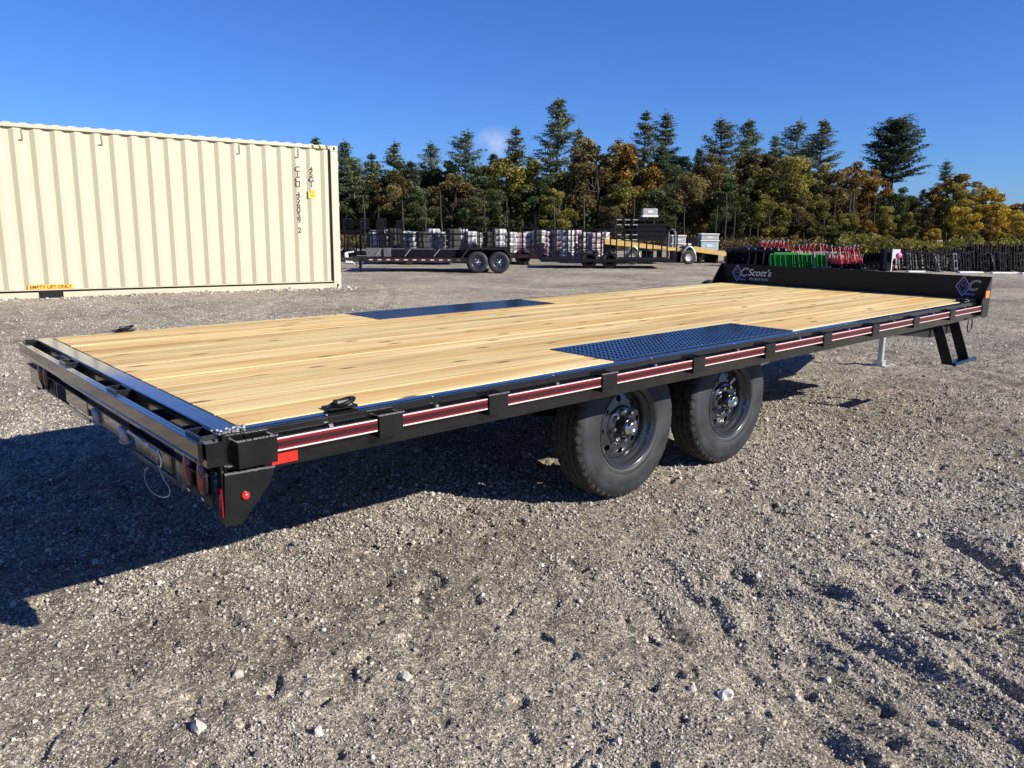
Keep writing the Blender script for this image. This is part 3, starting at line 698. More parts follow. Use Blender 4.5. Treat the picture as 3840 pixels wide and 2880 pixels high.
def outline(pts, w):
    mb = MB(); n = len(pts)
    for i in range(n):
        p, q = Vector((*pts[i], 0)), Vector((*pts[(i+1) % n], 0)); mb.bar(p, q, w, .001)
    return mb
def logo(y):
    k = .135
    dm = outline([(-.42*k, 0), (0, .62*k), (.42*k, 0), (0, -.62*k)], .0045); 
    on_headboard(dm.mesh('logo_diamond', M['silverline']), 'logo_diamond', 'silverline', y+.04, .53)
    d2 = outline([(-.26*k, 0), (0, .40*k), (.26*k, 0), (0, -.40*k)], .006); d2.bar((-.12*k, .05*k, 0), (.12*k, .05*k, 0), .008, .001)
    on_headboard(d2.mesh('logo_diamond', M['blueline']), 'logo_inner_diamond', 'blueline', y+.04, .53)
    on_headboard(text_mesh('C', .122, .35, off=.02), 'logo_letter', 'silverline', y-.028, .57)
    on_headboard(text_mesh('C', .120, .35, .0012, off=-.02), 'logo_letter_core', 'ink', y-.027, .57)
    on_headboard(MB().box(-.05, .05, -.007, .007, 0, .001).mesh('logo_bar', M['silverline']), 'logo_underline', 'blueline', y-.01, .20)
    on_headboard(text_mesh('TRAILERS', .02), 'logo_caption', 'silverline', y-.01, .20)
logo(2.35); logo(.17)
on_headboard(text_mesh("Scott's", .098, .35), 'lettering', 'white', 2.135, .58)
on_headboard(text_mesh("RECREATION", .036, 0), 'lettering', 'silverline', 2.135, .24)

# ================================================================ SHIPPING CONTAINER
CH = 2.896; CL = 12.19; CW = 2.438
ca = math.atan2(CAX[1], CAX[0])      # local +x runs from the right corner to the left
CT = thing('shipping_container', 'long cream corrugated steel shipping container standing on gravel at the left', 'shipping container', (CA[0], CA[1], CAZ))
CT.rotation_euler = (0, -math.asin((CBZ-CAZ)/6.1), ca)
# local: x along the side, -y is away from the camera side? (side facing camera is y=0, body towards -y)
def cpart(mb, name, m, parent=CT, label=None): return part(mb, name, m, parent, label)
pitch = .298
def corr(x0, x1, z0, z1, y, dep=.037, pitch=pitch):
    """corrugated wall in plane y: proud crests at y, troughs dep behind"""
    mb = MB(); x = x0; P = []
    while x < x1-.01:
        for dx, d in ((0, 0), (.26, 0), (.50, -dep), (.76, -dep)): 
            if x+dx*pitch < x1: P.append((x+dx*pitch, y+d))
        x += pitch
    P.append((x1, y)); vs = [(a, b, z0) for a, b in P]+[(a, b, z1) for a, b in P]; n = len(P)
    mb.add(vs, [(i, i+1, i+1+n, i+n) for i in range(n-1)]); return mb
XR0 = .185
cpart(corr(XR0+.03, CL-.17, .155, CH-.06, -.022), 'side_panel', 'cream')
cpart(corr(.17, CL-.17, .155, CH-.06, -CW+.06), 'side_panel', 'cream')
fx0, fx1 = 5.165, 5.535; gx0, gx1 = 6.65, 7.02
mb = MB()
for a, b in ((.17, fx0), (fx1, gx0), (gx1, CL-.17)):
    mb = MB().box(a, b, -.030, -.004, .002, .104, b=.004); cpart(mb, 'bottom_rail', 'cream')
cpart(MB().box(.17, CL-.17, -.075, -.021, .134, .152, b=.002), 'panel_sill', 'cream'); cpart(MB().box(.17, CL-.17, -.11, -.10, .10, .133), 'rail_gap_shade', 'under')  # black back strip paints in the gap shadow above the bottom rail
cpart(MB().box(.17, CL-.17, -CW, -CW+.03, .002, .155), 'bottom_rail', 'cream')
for a, b in ((fx0, fx1), (gx0, gx1)): cpart(MB().box(a, b, -CW+.05, -.033, .004, .126), 'fork_pocket', 'void')
cpart(MB().box(.17, CL-.17, -.06, .0, CH-.075, CH-.012, b=.006), 'top_rail', 'cream'); cpart(MB().box(.17, CL-.17, -CW, -CW+.06, CH-.075, CH-.012, b=.006), 'top_rail', 'cream')
# corner posts with the vertical groove, castings
for x0, x1 in ((.002, .16), (CL-.16, CL-.002)):
    for y0, y1 in ((-.10, -.002), (-CW+.002, -CW+.1)):
        cpart(MB().box(x0, x1, y0, y1, .119, CH-.119, b=.006), 'corner_post', 'cream')
        for z0, z1 in ((0, .118), (CH-.118, CH)):
            c = cpart(MB().box(x0-.002, x1+.008, y0-.002 if y0 > -1 else y0-.002, y1+.002, z0, z1, b=.006), 'corner_casting', 'cream')
            if y0 > -1: cpart(MB().prism([((x0+x1)/2+.022*math.cos(t), (z0+z1)/2+.038*math.sin(t)) for t in np.linspace(0, 6.28, 15)[:-1]], 'y', y1+.0005, y1+.0035), 'casting_hole', 'void', c)
cpart(MB().box(XR0-.022, XR0+.004, -.075, -.045, .125, CH-.08), 'post_groove', 'ink')
# roof, gently corrugated; ends
mb = MB(); P = []; x = .17
while x < CL-.2:
    P += [(x, CH-.014), (x+.09, CH-.014), (x+.12, CH+.004), (x+.20, CH+.004)]; x += .235
vs = [(a, -.02, b) for a, b in P]+[(a, -CW+.02, b) for a, b in P]; n = len(P)
mb.add(vs, [(i, i+1, i+1+n, i+n) for i in range(n-1)]); mb.add([(a, -.02, b) for a, b in P]+[(a, -.02, CH-.05) for a, b in P], [(i, i+1, i+1+n, i+n) for i in range(n-1)])
cpart(mb, 'roof', 'cream')
cpart(MB().box(.02, .06, -CW+.1005, -1.221, .15, CH-.12), 'door', 'cream'); cpart(MB().box(.02, .06, -1.217, -.1005, .15, CH-.12), 'door', 'cream')
for y in (-.35, -.9, -1.55, -2.1): cpart(MB().cyl((-.005, y, .1), (-.005, y, CH-.1), .017, 10), 'lock_rod', 'galv')
for z in (.26, .95, 1.72, 2.55): cpart(MB().box(-.006, .03, -.07, -.0015, z-.04, z+.04, b=.003), 'door_hinge', 'cream')
cpart(MB().box(CL-.06, CL-.02, -CW+.1005, -.1005, .15, CH-.12), 'end_wall', 'cream')
cpart(MB().box(.165, CL-.165, -CW+.04, -.062, .12, .15), 'floor_panel', 'under')
# small lashing loops under the top rail
for x in (.872, 2.03, 4.385, 5.57, 7.4, 9.2):
    o = MB().box(x-.045, x-.036, -.022, -.006, 2.62, 2.80).box(x-.045, x+.02, -.022, -.006, 2.615, 2.63); cpart(o, 'lashing_loop', 'bggrey')
# markings (flat print on the crests)
def on_side(me, name, m, x, z, y=-.0195, parent=CT):
    me.materials.clear(); me.materials.append(M[m]); o = link_mesh(name, me, parent)
    o.matrix_local = Matrix(((-1, 0, 0, x), (0, 0, 1, y), (0, 1, 0, z), (0, 0, 0, 1))); return o
zz = 2.40
def crest(x):   # centre of nearest crest
    k = round((x-XR0-.03-.13*pitch)/pitch); return XR0+.03+.13*pitch+k*pitch
xc = .862
for i, ch in enumerate('CICU 456059 2'):
    if ch != ' ': on_side(text_mesh(ch, .15, 0, off=.02), 'marking_letter', 'ink', xc, 2.39-i*.1)
for i, ch in enumerate('45G1'): on_side(text_mesh(ch, .14, 0, off=.02), 'marking_letter', 'ink', .575, 2.40-i*.1)
cpart(MB().box(.575-.075, .575+.075, -.0205, -.019, 1.84, 1.99), 'yellow_placard', 'sticker')
on_side(text_mesh('9\'6"', .075), 'placard_text', 'brownink', .575, 1.955, -.0183); on_side(text_mesh('2.9m', .05), 'placard_text', 'brownink', .575, 1.885, -.0183)
cpart(MB().box(5.0, 5.68, -.0205, -.019, .156, .232), 'yellow_label', 'sticker')
on_side(text_mesh('EMPTY LIFT ONLY', .080, 0, font_w=.98, off=.03), 'label_text', 'brownink', 5.34, .192, -.0183)
# black and yellow hazard stripes by the top corner
for i in range(5):
    x = .20+.075*i
    cpart(MB().prism([(x, CH-.072), (x+.04, CH-.072), (x+.065, CH-.016), (x+.025, CH-.016)], 'y', .0008, .003), 'hazard_stripe', 'ink' if i % 2 == 0 else 'sticker')

# ================================================================ BACKGROUND YARD
SD = 3840/2212
def G(ud, d):
    """ground point at depth d below image column ud of the photograph"""
    u = ud*SD; P = CAM+CF*d+CR*(u-1920)/FPX*d
    # slide along the view's up direction to the ground level
    t = (GFAR-P[2])/CU[2]; P = P+CU*t; return (float(P[0]), float(P[1]), GFAR)
HOR = math.atan2(-.6645, .7473)     # rotation that lays local +x along image right
def black_bar_frame(): pass
# --- equipment trailer
def equipment_trailer():
    o = G(745, 27.0); t = thing('equipment_trailer', 'black tandem axle equipment trailer with red and white reflective tape beside the container', 'trailer', o, (0, 0, HOR))
    P = lambda mb, n, m, par=t: mb.build(n, M[m], par)
    P(MB().box(.55, 5.75, -.05, .0, .36, .50), 'frame_rail', 'black'); P(MB().box(.55, 5.75, 1.9, 1.95, .36, .50), 'frame_rail', 'black')
    P(MB().box(1.0, 5.7, .01, 1.89, .48, .52), 'deck', 'bgblack')
    for i in range(11):
        x = .85+i*.30
        P(MB().box(x, x+.13, -.058, -.051, .405, .445), 'white_tape', 'pinkwhite'); P(MB().box(x+.135, x+.27, -.058, -.051, .405, .445), 'red_tape', 'red')
    P(MB().bar((.55, .0, .42), (-.45, .95, .42), .08, .12), 'tongue_beam', 'black'); P(MB().bar((.55, 1.9, .42), (-.45, .95, .42), .08, .12), 'tongue_beam', 'black')
    P(MB().box(-.75, -.4, .88, 1.02, .40, .52, b=.02), 'coupler', 'galv')
    P(MB().box(-.18, -.06, .86, .98, .35, .62, b=.02).bar((-.12, .9, .62), (.15, .9, .66), .05), 'tongue_jack', 'white')
    P(MB().box(-.14, .10, .78, .96, .25, .46, b=.02), 'battery_box', 'white')
    P(MB().tube([(.1+.45*q, .8, .36-.25*math.sin(math.pi*q)) for q in np.linspace(0, 1, 10)], .014, 6), 'safety_cable', 'galv')
    P(MB().box(.5, .58, -.02, .04, 0.0, .42), 'drop_leg', 'bgblack')
    # ramps laid flat as wedges above the deck
    for a in (1.05, 2.05, 3.05):
        P(MB().prism([(a, .53), (a+1.15, .53), (a+1.0, .78), (a+.22, .78)], 'y', .06, .75), 'folded_ramp', 'bgblack')
        P(MB().bar((a+.02, .05, .54), (a+.22, .05, .785), .02, .03), 'ramp_edge', 'galv'); P(MB().bar((a+.22, .05, .79), (a+1.0, .05, .79), .012, .012), 'ramp_edge', 'galv')
    P(MB().box(.85, 1.9, .1, 1.7, .53, .60), 'front_rail', 'bgblack')
    for x in (.75, 1.0, 1.35): P(MB().box(x, x+.25, .05, .12, .53, .82), 'stake_rail', 'bggrey')
    P(MB().prism([(4.0, .50), (4.25, .84), (5.55, .84), (5.78, .50), (5.72, .50), (5.50, .79), (4.30, .79), (4.07, .50)], 'y', -.30, -.03), 'fender', 'black')
    for x in (4.57, 5.31):
        w = bpy.data.objects.new('wheel', None); COL.objects.link(w); w.parent = t; w.location = (x, -.29, .365)
        P(MB().lathe([(.02, .20), (0, .22), (-.004, .27), (.0, .33), (.02, .36), (.05, .37), (.18, .37), (.21, .36), (.23, .33), (.22, .2)], 32), 'tyre', 'rubber', w)
        P(MB().lathe([(.0, .205), (.0, .19), (.05, .17), (.05, .10), (.02, .07), (.02, .001)], 24), 'rim', 'rim', w)
        P(MB().lathe([(.02, .06), (-.02, .045), (-.03, .001)], 12), 'hub_cap', 'chrome', w)
        for k in range(6): P(MB().lathe([(.04, .02), (.02, .018), (.015, .001)], 6, c=(.1*math.cos(k*1.047), 0, .1*math.sin(k*1.047))), 'lug_nut', 'chrome', w)
    P(MB().cyl((4.94, 0, .37), (4.94, 1.9, .37), .05), 'axle', 'under')
    P(MB().box(4.0, 5.7, -.02, 0, .50, .86), 'side_plate', 'bgblack')
equipment_trailer()
def landscape_trailer(label, ud, d, length, posts, htop, z0, group, gate=None, redtape=False, name='utility_trailer', m='bgblack'):
    t = thing(name, label, 'trailer', G(ud, d), (0, 0, HOR), group)
    P = lambda mb, n, mm, par=t: mb.build(n, M[mm], par)
    P(MB().box(0, length, -.03, .03, z0-.12, z0), 'frame_rail', m); P(MB().box(0, length, 1.8, 1.86, z0-.12, z0), 'frame_rail', m)
    P(MB().box(.05, length-.05, .04, 1.79, z0-.05, z0-.03), 'deck', 'bgblack')
    for y in (0, 1.83):
        P(MB().box(0, length, y-.02, y+.02, htop-.04, htop), 'top_rail', m); P(MB().box(0, length, y-.012, y+.012, (z0+htop)/2-.25, (z0+htop)/2-.225), 'mid_rail', m)
        for i in range(posts+1):
            x = length*i/posts; P(MB().box(x-.025, x+.025, y-.02, y+.02, z0, htop-.04), 'rail_post', m)
    if gate:
        for gx in gate:
            P(MB().box(gx-.02, gx+.02, -.02, .02, z0, htop+.52).box(gx-.02, gx+.02, 1.8, 1.84, z0, htop+.52).box(gx-.02, gx+.02, .02, 1.8, htop+.48, htop+.52).box(gx-.02, gx+.02, .02, 1.8, htop+.1, htop+.13), 'gate_frame', m)
            for q in range(7): P(MB().box(gx-.008, gx+.008, .2+.23*q, .22+.23*q, z0, htop+.48), 'gate_bar', m)
    for x in (length*.36, length*.36+.78) if length > 5 else (length*.4,):
        w = bpy.data.objects.new('wheel', None); COL.objects.link(w); w.parent = t; w.location = (x, .1, .32)
        P(MB().lathe([(.02, .17), (0, .2), (0, .29), (.03, .32), (.17, .32), (.2, .29), (.2, .17)], 24), 'tyre', 'tread', w); P(MB().lathe([(.0, .17), (.05, .15), (.05, .001)], 16), 'rim', 'bgblack', w)
    if redtape:
        for i in range(6): P(MB().box(.2+i*.4, .38+i*.4, -.037, -.031, z0-.09, z0-.05), 'white_tape', 'pinkwhite')
        P(MB().box(.1, 2.6, -.036, -.0305, z0-.12, z0-.1), 'red_rail', 'red')
    return t
landscape_trailer('black utility trailer with tall open side rails nearest the yellow plank ramps', 1168, 29.6, 5.1, 9, 1.46, .36, None)
landscape_trailer('black mesh gate utility trailer half hidden behind the equipment trailer wheels', 1000, 32.5, 3.1, 5, 1.50, .38, None, gate=(1.9, 3.0), redtape=True)
landscape_trailer('black rail sided utility trailer parked right behind the flat ramps', 800, 31.5, 3.8, 6, 1.22, .42, None, gate=(.3, 1.1))
landscape_trailer('black utility trailer with raised gate against the container end', 700, 33.5, 2.6, 5, 1.3, .4, None, gate=(.9, 1.6, 2.4))
landscape_trailer('red framed utility trailer glimpsed between two black rail trailers', 1095, 31.8, 1.6, 3, .62, .42, None, m='maroon', redtape=False)
# --- wrapped tyre stacks
def tyre_stack(m):
    t = thing('tyre_stack', '', 'tyre stack'); n = 5
    for k in range(n):
        z = .14+.27*k; pr = [(-.12, .14), (-.135, .24), (-.12, .33), (-.05, .36), (.05, .36), (.12, .33), (.135, .24), (.12, .14)]
        MB().lathe(pr, 20, 'z', c=(random.uniform(-.03, .03), random.uniform(-.03, .03), z), smooth=False, rfun=lambda i, q, r: r-(.035 if q % 2 and 1 < i < 6 else 0)).build('tyre', M[m], t)
    return t
protos = {m: tyre_stack(m) for m in ('whitewrap', 'pinkwrap', 'silverwrap', 'tread')}
ORDS = 'first second third fourth fifth sixth seventh eighth ninth tenth eleventh twelfth thirteenth fourteenth fifteenth sixteenth seventeenth eighteenth nineteenth twentieth twenty-first twenty-second twenty-third twenty-fourth twenty-fifth'.split()
used = set(); cols = ['silverwrap', 'whitewrap', 'tread', 'whitewrap', 'silverwrap', 'tread', 'whitewrap', 'whitewrap', 'tread', 'silverwrap', 'silverwrap', 'whitewrap', 'tread', 'silverwrap', 'whitewrap', 'pinkwrap', 'silverwrap', 'whitewrap', 'pinkwrap', 'pinkwrap', 'whitewrap', 'pinkwrap', 'whitewrap', 'pinkwrap', 'whitewrap']
names = {'silverwrap': 'silver grey wrapped', 'whitewrap': 'white film wrapped', 'tread': 'bare black', 'pinkwrap': 'mauve film wrapped'}
for i, m in enumerate(cols):
    loc = G(812+i*20.5+random.uniform(-3, 3), 37+random.uniform(-.6, 1.2)); lab = names[m]+' tyre stack, '+ORDS[i]+' from left in the row behind rail trailers'
    sc = (.95, .95, random.uniform(.88, 1.02)); rz = (0, 0, random.uniform(0, 6))
    if m not in used: o = protos[m]; o.location = loc; o.rotation_euler = rz; o.scale = sc; o['label'] = lab; used.add(m)
    else: o = dup(protos[m], loc, rz, lab, sc)
    o['group'] = names[m]+' tyre stacks in the yard'
# --- yellow plank decks
def plank_deck(label, ud, d, length, zl, zr, width, nb, wheel=False):
    t = thing('plank_deck_trailer', label, 'trailer', G(ud, d), (0, 0, HOR+.12)); P = lambda mb, n, mm, par=t: mb.build(n, M[mm], par)
    for i in range(nb):
        y0 = width*i/nb+.005; y1 = width*(i+1)/nb-.005
        P(MB().prism([(0, zl-.05), (length, zr-.05), (length, zr), (0, zl)], 'y', y0, y1), 'deck_plank', 'yellowwood')
    P(MB().prism([(0, zl-.22), (length, zr-.12), (length, zr+.015), (0, zl+.015)], 'y', -.03, 0), 'side_board', 'yellowwood')
    P(MB().box(.3, .4, .1, width-.1, 0, zl-.06), 'support_stand', 'bgblack'); P(MB().box(length*.6, length*.6+.1, .1, width-.1, 0, min(zl, zr)*.9), 'support_stand', 'bgblack')
    if wheel:
        for x in wheel:
            P(MB().tube([(x+.30*math.cos(a), -.18, .12+.62*math.sin(a)) for a in np.linspace(0, math.pi, 12)], .05, 8), 'fender', 'galv')
            P(MB().lathe([(.0, .16), (0, .27), (.02, .3), (.16, .3), (.18, .27), (.18, .16)], 20, c=(x, -.25, .3)), 'tyre', 'tread')
            P(MB().lathe([(.0, .16), (.03, .12), (.02, .001)], 12, c=(x, -.25, .3)), 'rim', 'galv')
    return t
plank_deck('flatbed with bright yellow plank deck behind the rail trailer under black stacked frames', 1305, 32.5, 3.35, 1.05, .62, 1.6, 6, wheel=(1.15, 3.55))
plank_deck('yellow plank loading deck sloping down beside the pale blue boxes', 1497, 33.5, 1.75, .72, .40, 1.6, 6)
# --- stacked black frames with a grey box on top
t = thing('stacked_frames', 'tall stack of black steel frames with grey box on top behind rail trailer', 'steel frames', G(1322, 34), (0, 0, HOR))
for k in range(6):
    z = .72+.21*k; w = 2.35-.05*(k % 2)
    MB().box(0, w, 0, .06, z, z+.10).box(0, w, 1.2, 1.26, z, z+.10).box(0, .06, .06, 1.2, z, z+.10).box(w-.06, w, .06, 1.2, z, z+.10).box(.9, 1.0, .061, 1.19, z, z+.10).build('steel_frame', M['bgblack'], t)
    for q in range(3): MB().box(.15+.35*q, .36+.35*q, -.012, -.002, z+.03, z+.07).build('bright_tag', M['galv'], t)
MB().box(1.0, 2.3, .02, 1.1, 1.02, 1.66).build('black_tank', M['bgblack'], t)
MB().box(.1, .16, .3, 1, 0, .72).box(2.1, 2.16, .3, 1, 0, .72).build('support_stand', M['bgblack'], t)
t = thing('toolbox', 'grey lidded box with white base on top of the black frame stack', 'box', G(1385, 34)[:2]+(GFAR+1.935,), (0, 0, HOR))
MB().box(0, .62, 0, .5, .09, .36, b=.02).build('box_body', M['cargrey'], t); MB().box(-.03, .65, -.03, .53, 0, .085, b=.01).build('base_tray', M['white'], t); MB().box(.2, .42, -.008, -.001, .18, .28).build('name_plate', M['white'], t)
t = thing('grey_cylinder', 'grey rounded steel post pair standing at the right end of black frame stack', 'steel posts', G(1441, 33), (0, 0, HOR))
MB().tube([(.0, 0, .1), (0, 0, 1.3), (.08, 0, 1.42), (.2, 0, 1.42), (.28, 0, 1.3), (.28, 0, .1)], .05, 8).build('bent_post', M['bggrey'], t)
# --- boxes
def stacked_boxes(label, ud, d, mats, hs, w):
    t = thing('storage_box', label, 'box', G(ud, d), (0, 0, HOR)); z = .0
    MB().box(.05, w-.05, 0, .6, 0, .45).build('pallet_stand', M['bgblack'], t); z = .455
    for m, h in zip(mats, hs):
        MB().box(0, w, -.02, .62, z, z+h, b=.02).build('box_body', M[m], t)
        MB().box(-.03, w+.03, -.05, .65, z+h+.002, z+h+.05, b=.01).build('lid', M['white'], t); MB().box(w*.35, w*.65, -.028, -.021, z+h*.4, z+h*.65).build('name_plate', M['white'], t); z += h+.055
    return t
stacked_boxes('two grey lidded boxes stacked just right of the black frame stack', 1449, 35, ('cargrey', 'cargrey'), (.30, .30), .62)
stacked_boxes('pale blue box under small grey box above the yellow sloping deck', 1512, 36, ('paleblue', 'cargrey'), (.42, .24), .80)
t = thing('equipment_crate', 'black machine crate standing between the grey and pale blue boxes', 'crate', G(1482, 36), (0, 0, HOR))
MB().box(0, .5, 0, .6, 0, 1.05, b=.02).build('crate_body', M['bgblack'], t); MB().box(.05, .2, -.01, -.001, .7, .78).build('tag', M['white'], t)
# --- implement rows on the right
def bucket(m, label, group, name='loader_bucket'):
    t = thing(name, label, 'loader bucket', group=group)
    prof = [(0.0, .03), (.10, .0), (.45, .0), (.55, .10), (.58, .30), (.50, .50), (.34, .60), (.33, .57), (.46, .48), (.54, .30), (.51, .12), (.43, .04), (.1, .04)]
    MB().prism([(a-.3, b) for a, b in prof], 'y', -.45, .45).build('shell', M[m], t)
    for y in (-.46, .45): MB().prism([(-.3, .03), (.15, .0), (.28, .3), (.20, .5), (.04, .6), (-.1, .3)], 'y', y, y+.01).build('end_plate', M[m], t)
    for y in (-.2, .2): MB().bar((.26, y, .25), (.42, y, .55), .05, .12).build('mount_ear', M['bggrey'], t)
    return t
ORD = 'first second third fourth fifth sixth seventh eighth ninth tenth eleventh twelfth thirteenth fourteenth fifteenth sixteenth seventeenth eighteenth nineteenth twentieth'.split()+['twenty-'+w for w in 'first second third fourth fifth'.split()]
def row(proto, label, spots, rot=0.0, scl=1.0, jitter=.12):
    first = True; base_label = label; order = sorted(q[0] for q in spots)
    for (ud, d) in spots:
        label = base_label if len(spots) > 25 else base_label+', '+ORD[order.index(ud)]+' from left'
        loc = G(ud, d); rz = (0, 0, HOR+rot+random.uniform(-jitter, jitter)); s = scl*random.uniform(.93, 1.05)
        if first: proto.location = loc; proto.rotation_euler = rz; proto.scale = (s, s, s); proto['label'] = label; first = False
        else: dup(proto, loc, rz, label, (s, s, s))
lb = 'black loader bucket clustered behind the headboard lettering'
row(bucket('bgblack', lb, 'dark loader buckets behind the headboard'), lb, [(1592+i*15, 31.5) for i in range(7)]+[(1600+i*14, 33.5) for i in range(7)], 1.2)
lb = 'dull grey loader bucket left of the green buckets'
row(bucket('bggrey', lb, 'grey loader buckets left of the green ones'), lb, [(1590+i*16, 34.6) for i in range(6)], .9, 1.15)
lb = 'green loader bucket in the tight row above the headboard'
row(bucket('bggreen', lb, 'green loader buckets in a row'), lb, [(1686+i*10.5, 30.6) for i in range(8)], 1.5, .95, .05)
def hitch_frame(m):
    t = thing('attachment_frame', '', 'attachment frame')
    for x in (-.35, .35): MB().bar((x, 0, 0), (x, .12, .72), .05, .07).build('upright', M[m], t)
    MB().box(-.40, .40, -.03, .03, .04, .10).build('bottom_bar', M[m], t); MB().box(-.38, .38, .10, .16, .70, .77).build('top_bar', M[m], t)
    for x in (-.25, .2): MB().box(x, x+.05, -.65, -.03, .02, .06).build('fork', M[m], t)
    return t
p = hitch_frame('bggrey'); p['group'] = 'grey attachment frames right of the green buckets'
row(p, 'light grey quick attach frame right of the green buckets', [(1774, 30), (1800, 29.8), (1818, 30)], .35, .9)
def tiller(m):
    t = thing('tiller_head', '', 'tiller')
    MB().box(-.30, .30, -.2, .2, .30, .52, b=.04).build('hood', M[m], t); MB().lathe([(-.28, .03), (-.28, .16), (.28, .16), (.28, .03)], 10, 'x', c=(0, 0, .2), smooth=False, rfun=lambda i, k, r: r*(1 if k % 2 else .6)).build('tine_rotor', M['bgblack'], t)
    for x in (-.16, .16): MB().bar((x, 0, .52), (x*.35, .05, .98), .045, .06).build('mast_arm', M[m], t)
    MB().cyl((0, .05, .92), (0, .05, 1.12), .05, 10).build('gear_cap', M[m], t); MB().box(-.06, .06, -.02, .1, 1.12, 1.18).build('link_block', M['bggrey'], t)
    return t
p = tiller('bgred'); p['group'] = 'red tillers behind the green buckets'
row(p, 'red rotary tiller standing behind the green buckets', [(1640+i*8.5, 36) for i in range(8)]+[(1645+i*9, 34.5) for i in range(6)], 0, .80, .9)
p = tiller('bgred'); p['group'] = 'red tillers above the headboard centre'
row(p, 'red rotary tiller in the row right of the green buckets', [(1712+i*9, 33) for i in range(8)]+[(1782+i*8.5, 31) for i in range(9)]+[(1808+i*10, 29.6) for i in range(5)], 0, .74, .9)
def rack(m, h=.82):
    t = thing('fork_frame', '', 'fork frame')
    for x in (-.12, .12): MB().bar((x, .02, 0), (x, .18, h), .028, .045).build('upright', M[m], t)
    for z in (.12, .45, h-.06): MB().box(-.135, .135, .0+z*.2, .03+z*.2, z, z+.04).build('crossbar', M[m], t)
    for x in (-.09, .07): MB().prism([(-.55, 0), (0, .0), (0, .05), (-.5, .012)], 'x', x, x+.03).build('fork_tine', M[m], t)
    MB().bar((-.16, .1, h*.35), (.16, .25, h*1.02), .02, .02).build('brace', M[m], t)
    return t
p = rack('bgblack'); p['group'] = 'black pallet fork frames in the right hand rows'
row(p, 'black pallet fork frame in the crowded rows at the right edge', [(1946+i*6.1, 29.6+.8*math.sin(i)) for i in range(45)]+[(2050+i*6.5, 31.5) for i in range(27)]+[(1950+i*7.5, 33) for i in range(36)], .3, .85, .35)
p = rack('bgblack', .95); p['group'] = 'tall black pallet fork frames at the far right'
row(p, 'taller black pallet fork frame at the far right end', [(2085+i*6.2, 30.2) for i in range(24)], .25, .98, .3)
p = rack('bggrey', .8); p['group'] = 'grey fork frames standing for glints among the black ones'  # paler frames: glints on the dark rows put into their colour
row(p, 'fork frame coloured grey for glints among the black ones', [(1966, 29.2), (2028, 28.9), (2066, 28.8), (2079, 29.1), (2150, 29)], .9, .8, .7)
def grapple():
    t = thing('grapple_bucket', '', 'grapple')
    for k in range(6): MB().prism([(-.3, .0), (.2, .0), (.32, .3), (.22, .58), (.05, .62), (.14, .5), (.22, .3), (.12, .08), (-.3, .04)], 'y', -.36+.14*k, -.33+.14*k).build('tine_plate', M['bgblack'], t)
    MB().box(.18, .32, -.38, .40, .25, .40).build('back_beam', M['bgblack'], t); return t
p = grapple(); p['group'] = 'dark grapple buckets left of the sign'
row(p, 'dark grapple bucket between red tillers and white sign', [(1868+i*9.5, 29.6) for i in range(6)]+[(1872+i*9, 31.5) for i in range(5)], 1.3, .9)
t = thing('black_cabinet', 'upright black cabinet beside the white and magenta sign', 'cabinet', G(1906, 28.8), (0, 0, HOR)); MB().box(0, .27, 0, .3, 0, .80, b=.02).build('cabinet_body', M['bgblack'], t); MB().box(.02, .12, -.008, -.001, .1, .7).build('door_panel', M['under'], t)
t = thing('yard_sign', 'small white yard sign with magenta blotch among the dark implements', 'sign', G(1924, 28.7), (0, 0, HOR))
MB().box(0, .03, 0, .03, 0, .82).build('post', M['white'], t); MB().box(.035, .28, 0, .02, .48, .80).build('panel', M['white'], t); MB().lathe([(-.004, .001), (-.004, .11), (.0, .11)], 14, c=(.24, -.003, .58)).build('round_mark', M['magenta'], t)
lb = 'pale concrete block lying at the foot of the fork frame rows'
p = thing('concrete_block', lb, 'block', group='pale blocks under the fork frames')
MB().box(0, .62, -.1, .1, 0, .06, b=.01).build('slab', M['white'], p)
row(p, lb, [(1960, 28.3), (2070, 28.0), (2085, 28.0), (2140, 27.8), (2160, 27.8), (2205, 27.6)], 0, 1, .05)

# ================================================================ TREES
def leaf_mat(name, c0, c1, c2, trans=.25):
    m = bpy.data.materials.new(name); m.use_nodes = True; n, l = m.node_tree.nodes, m.node_tree.links; n.clear()
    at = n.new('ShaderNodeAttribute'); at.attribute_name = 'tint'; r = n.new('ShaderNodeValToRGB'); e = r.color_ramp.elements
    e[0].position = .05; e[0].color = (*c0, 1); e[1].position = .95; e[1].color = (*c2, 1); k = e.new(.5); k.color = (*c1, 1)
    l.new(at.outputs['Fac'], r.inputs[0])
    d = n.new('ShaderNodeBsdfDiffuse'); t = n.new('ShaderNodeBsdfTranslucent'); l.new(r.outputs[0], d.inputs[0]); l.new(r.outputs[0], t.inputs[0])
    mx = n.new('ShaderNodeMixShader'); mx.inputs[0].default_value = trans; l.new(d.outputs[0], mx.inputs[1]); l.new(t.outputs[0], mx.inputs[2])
    o = n.new('ShaderNodeOutputMaterial'); l.new(mx.outputs[0], o.inputs[0]); return m
